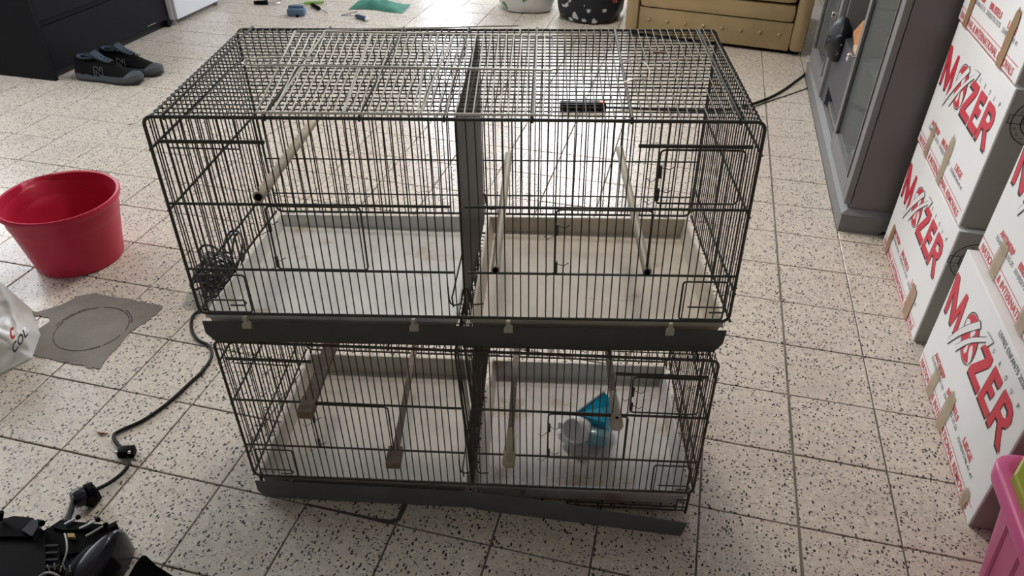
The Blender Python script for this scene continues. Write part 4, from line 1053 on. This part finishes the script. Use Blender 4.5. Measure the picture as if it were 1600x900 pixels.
for (x0, y0, x1, y1), m_ in (((101, 819, 122, 808), 'steel'), ((124, 826, 153, 812), 'steel'), ((134, 838, 165, 820), 'grey_wire')):
    MB().tube([at(x0, y0, .094), at(x1, y1, .094)], .0022, 6).build('tray_slat', m_, ap)
    MB().sphere(at(x1, y1, .094), .005).build('slat_clip', 'black', ap)
top_px('yellow_component', [(105, 833), (116, 833), (117, 839), (106, 839)], .092, 'yellow', .08)
top_px('frame_well', [(72, 850), (92, 850), (92, 890), (72, 890)], .088, 'groove', .08)
for k in range(4): MB().tube([at(72, 854+k*11, .092), at(91, 853+k*11, .092)], .003, 6).build('frame_rung', 'shell', ap)
MB().tube(bez([at(101, 834, .095), at(104, 846, .105), at(104, 862, .105), at(99, 878, .098)], 5), .0018, 6).build('grey_lead', 'grey_wire', ap, smooth=True)
MB().tube(bez([at(60, 902, .10), at(72, 895, .11), at(84, 896, .11), at(95, 903, .10)], 5), .0022, 6).build('grey_lead', 'grey_wire', ap, smooth=True)
for k in range(5):
    q = at(78+k*8, 893-3*(k % 2), .10); MB().tube([q, q+Vector((.004*(k % 3-1), .004, .012))], .0014, 5).build('wire_end', 'grey_wire', ap)
top_px('lower_well', [(70, 872), (135, 862), (140, 935), (70, 935)], .080, 'black')
def dome(name, px, py, rx, ry, hz, m, n=12, pw=.55):
    c = at(px, py, .04); R = []
    for i in range(n+1):
        ph = (PI/2)*i/n; r_ = max(.02, math.cos(ph)**.5); zz = .004+hz*math.sin(ph)**.55
        R.append([Vector((c.x+rx*r_*math.cos(2*PI*k/32)*(1-.12*math.sin(2*PI*k/32)), c.y+ry*r_*math.sin(2*PI*k/32), zz)) for k in range(32)])
    return MB().rings(R).build(name, m, ap, smooth=True)
dome('rounded_cover', 160, 886, .025, .072, .086, 'shell', pw=.34)
dome('cover_collar', 139, 896, .024, .075, .082, 'black', pw=.34)
MB().tube([at(178, 850, .084), at(178, 850, .0905)], .004, 10).build('screw_hole', 'groove', ap)
# black cloth corner
f0 = at(205, 903), at(225, 868, .055), at(275, 905)
tp_ = MB(); c_ = [at(200, 925), at(212, 880, .02), at(222, 868, .045), at(228, 868, .045), at(245, 884, .03), at(275, 905, .005), at(285, 925)]
bk_ = [p+Vector((.01, -.10, 0)) for p in c_]
for i in range(len(c_)): bk_[i].z = max(0.0, c_[i].z*.5)
vs = c_+bk_+[Vector((p.x, p.y+.004, 0)) for p in c_]; n = len(c_)
tp_.add(vs, [(i, i+1, n+i+1, n+i) for i in range(n-1)]+[(i, 2*n+i, 2*n+i+1, i+1) for i in range(n-1)])
tag(tp_.build('black_pouch', 'black_matt', smooth=False), 'black fabric pouch corner on the floor beside the open appliance', 'pouch')

# small litter
q = at(160, 678); lf = MB(); lf.add([q+Vector((-.014, 0, .001)), q+Vector((0, -.004, .006)), q+Vector((.015, .002, .002)), q+Vector((.002, .006, .003))], [(0, 1, 3), (1, 2, 3), (0, 3, 1), (1, 3, 2)])
lf = MB().tube([q+Vector((-.014, 0, .003)), q+Vector((0, -.003, .004)), q+Vector((.014, .003, .002))], [.001, .0032, .001], 6)
tag(lf.build('dry_leaf', 'leaf'), 'small dry reddish leaf on the tiles beside the black cable', 'leaf')
q = U(.86, .62, 1.03); tag(MB().tube([q+Vector((-.010, .002, 0)), q+Vector((.012, .004, .001))], [.0022, .0012], 6).build('wood_splinter', 'light_wood'), 'small pale wood splinter on the top mesh of the upper cage', 'splinter')
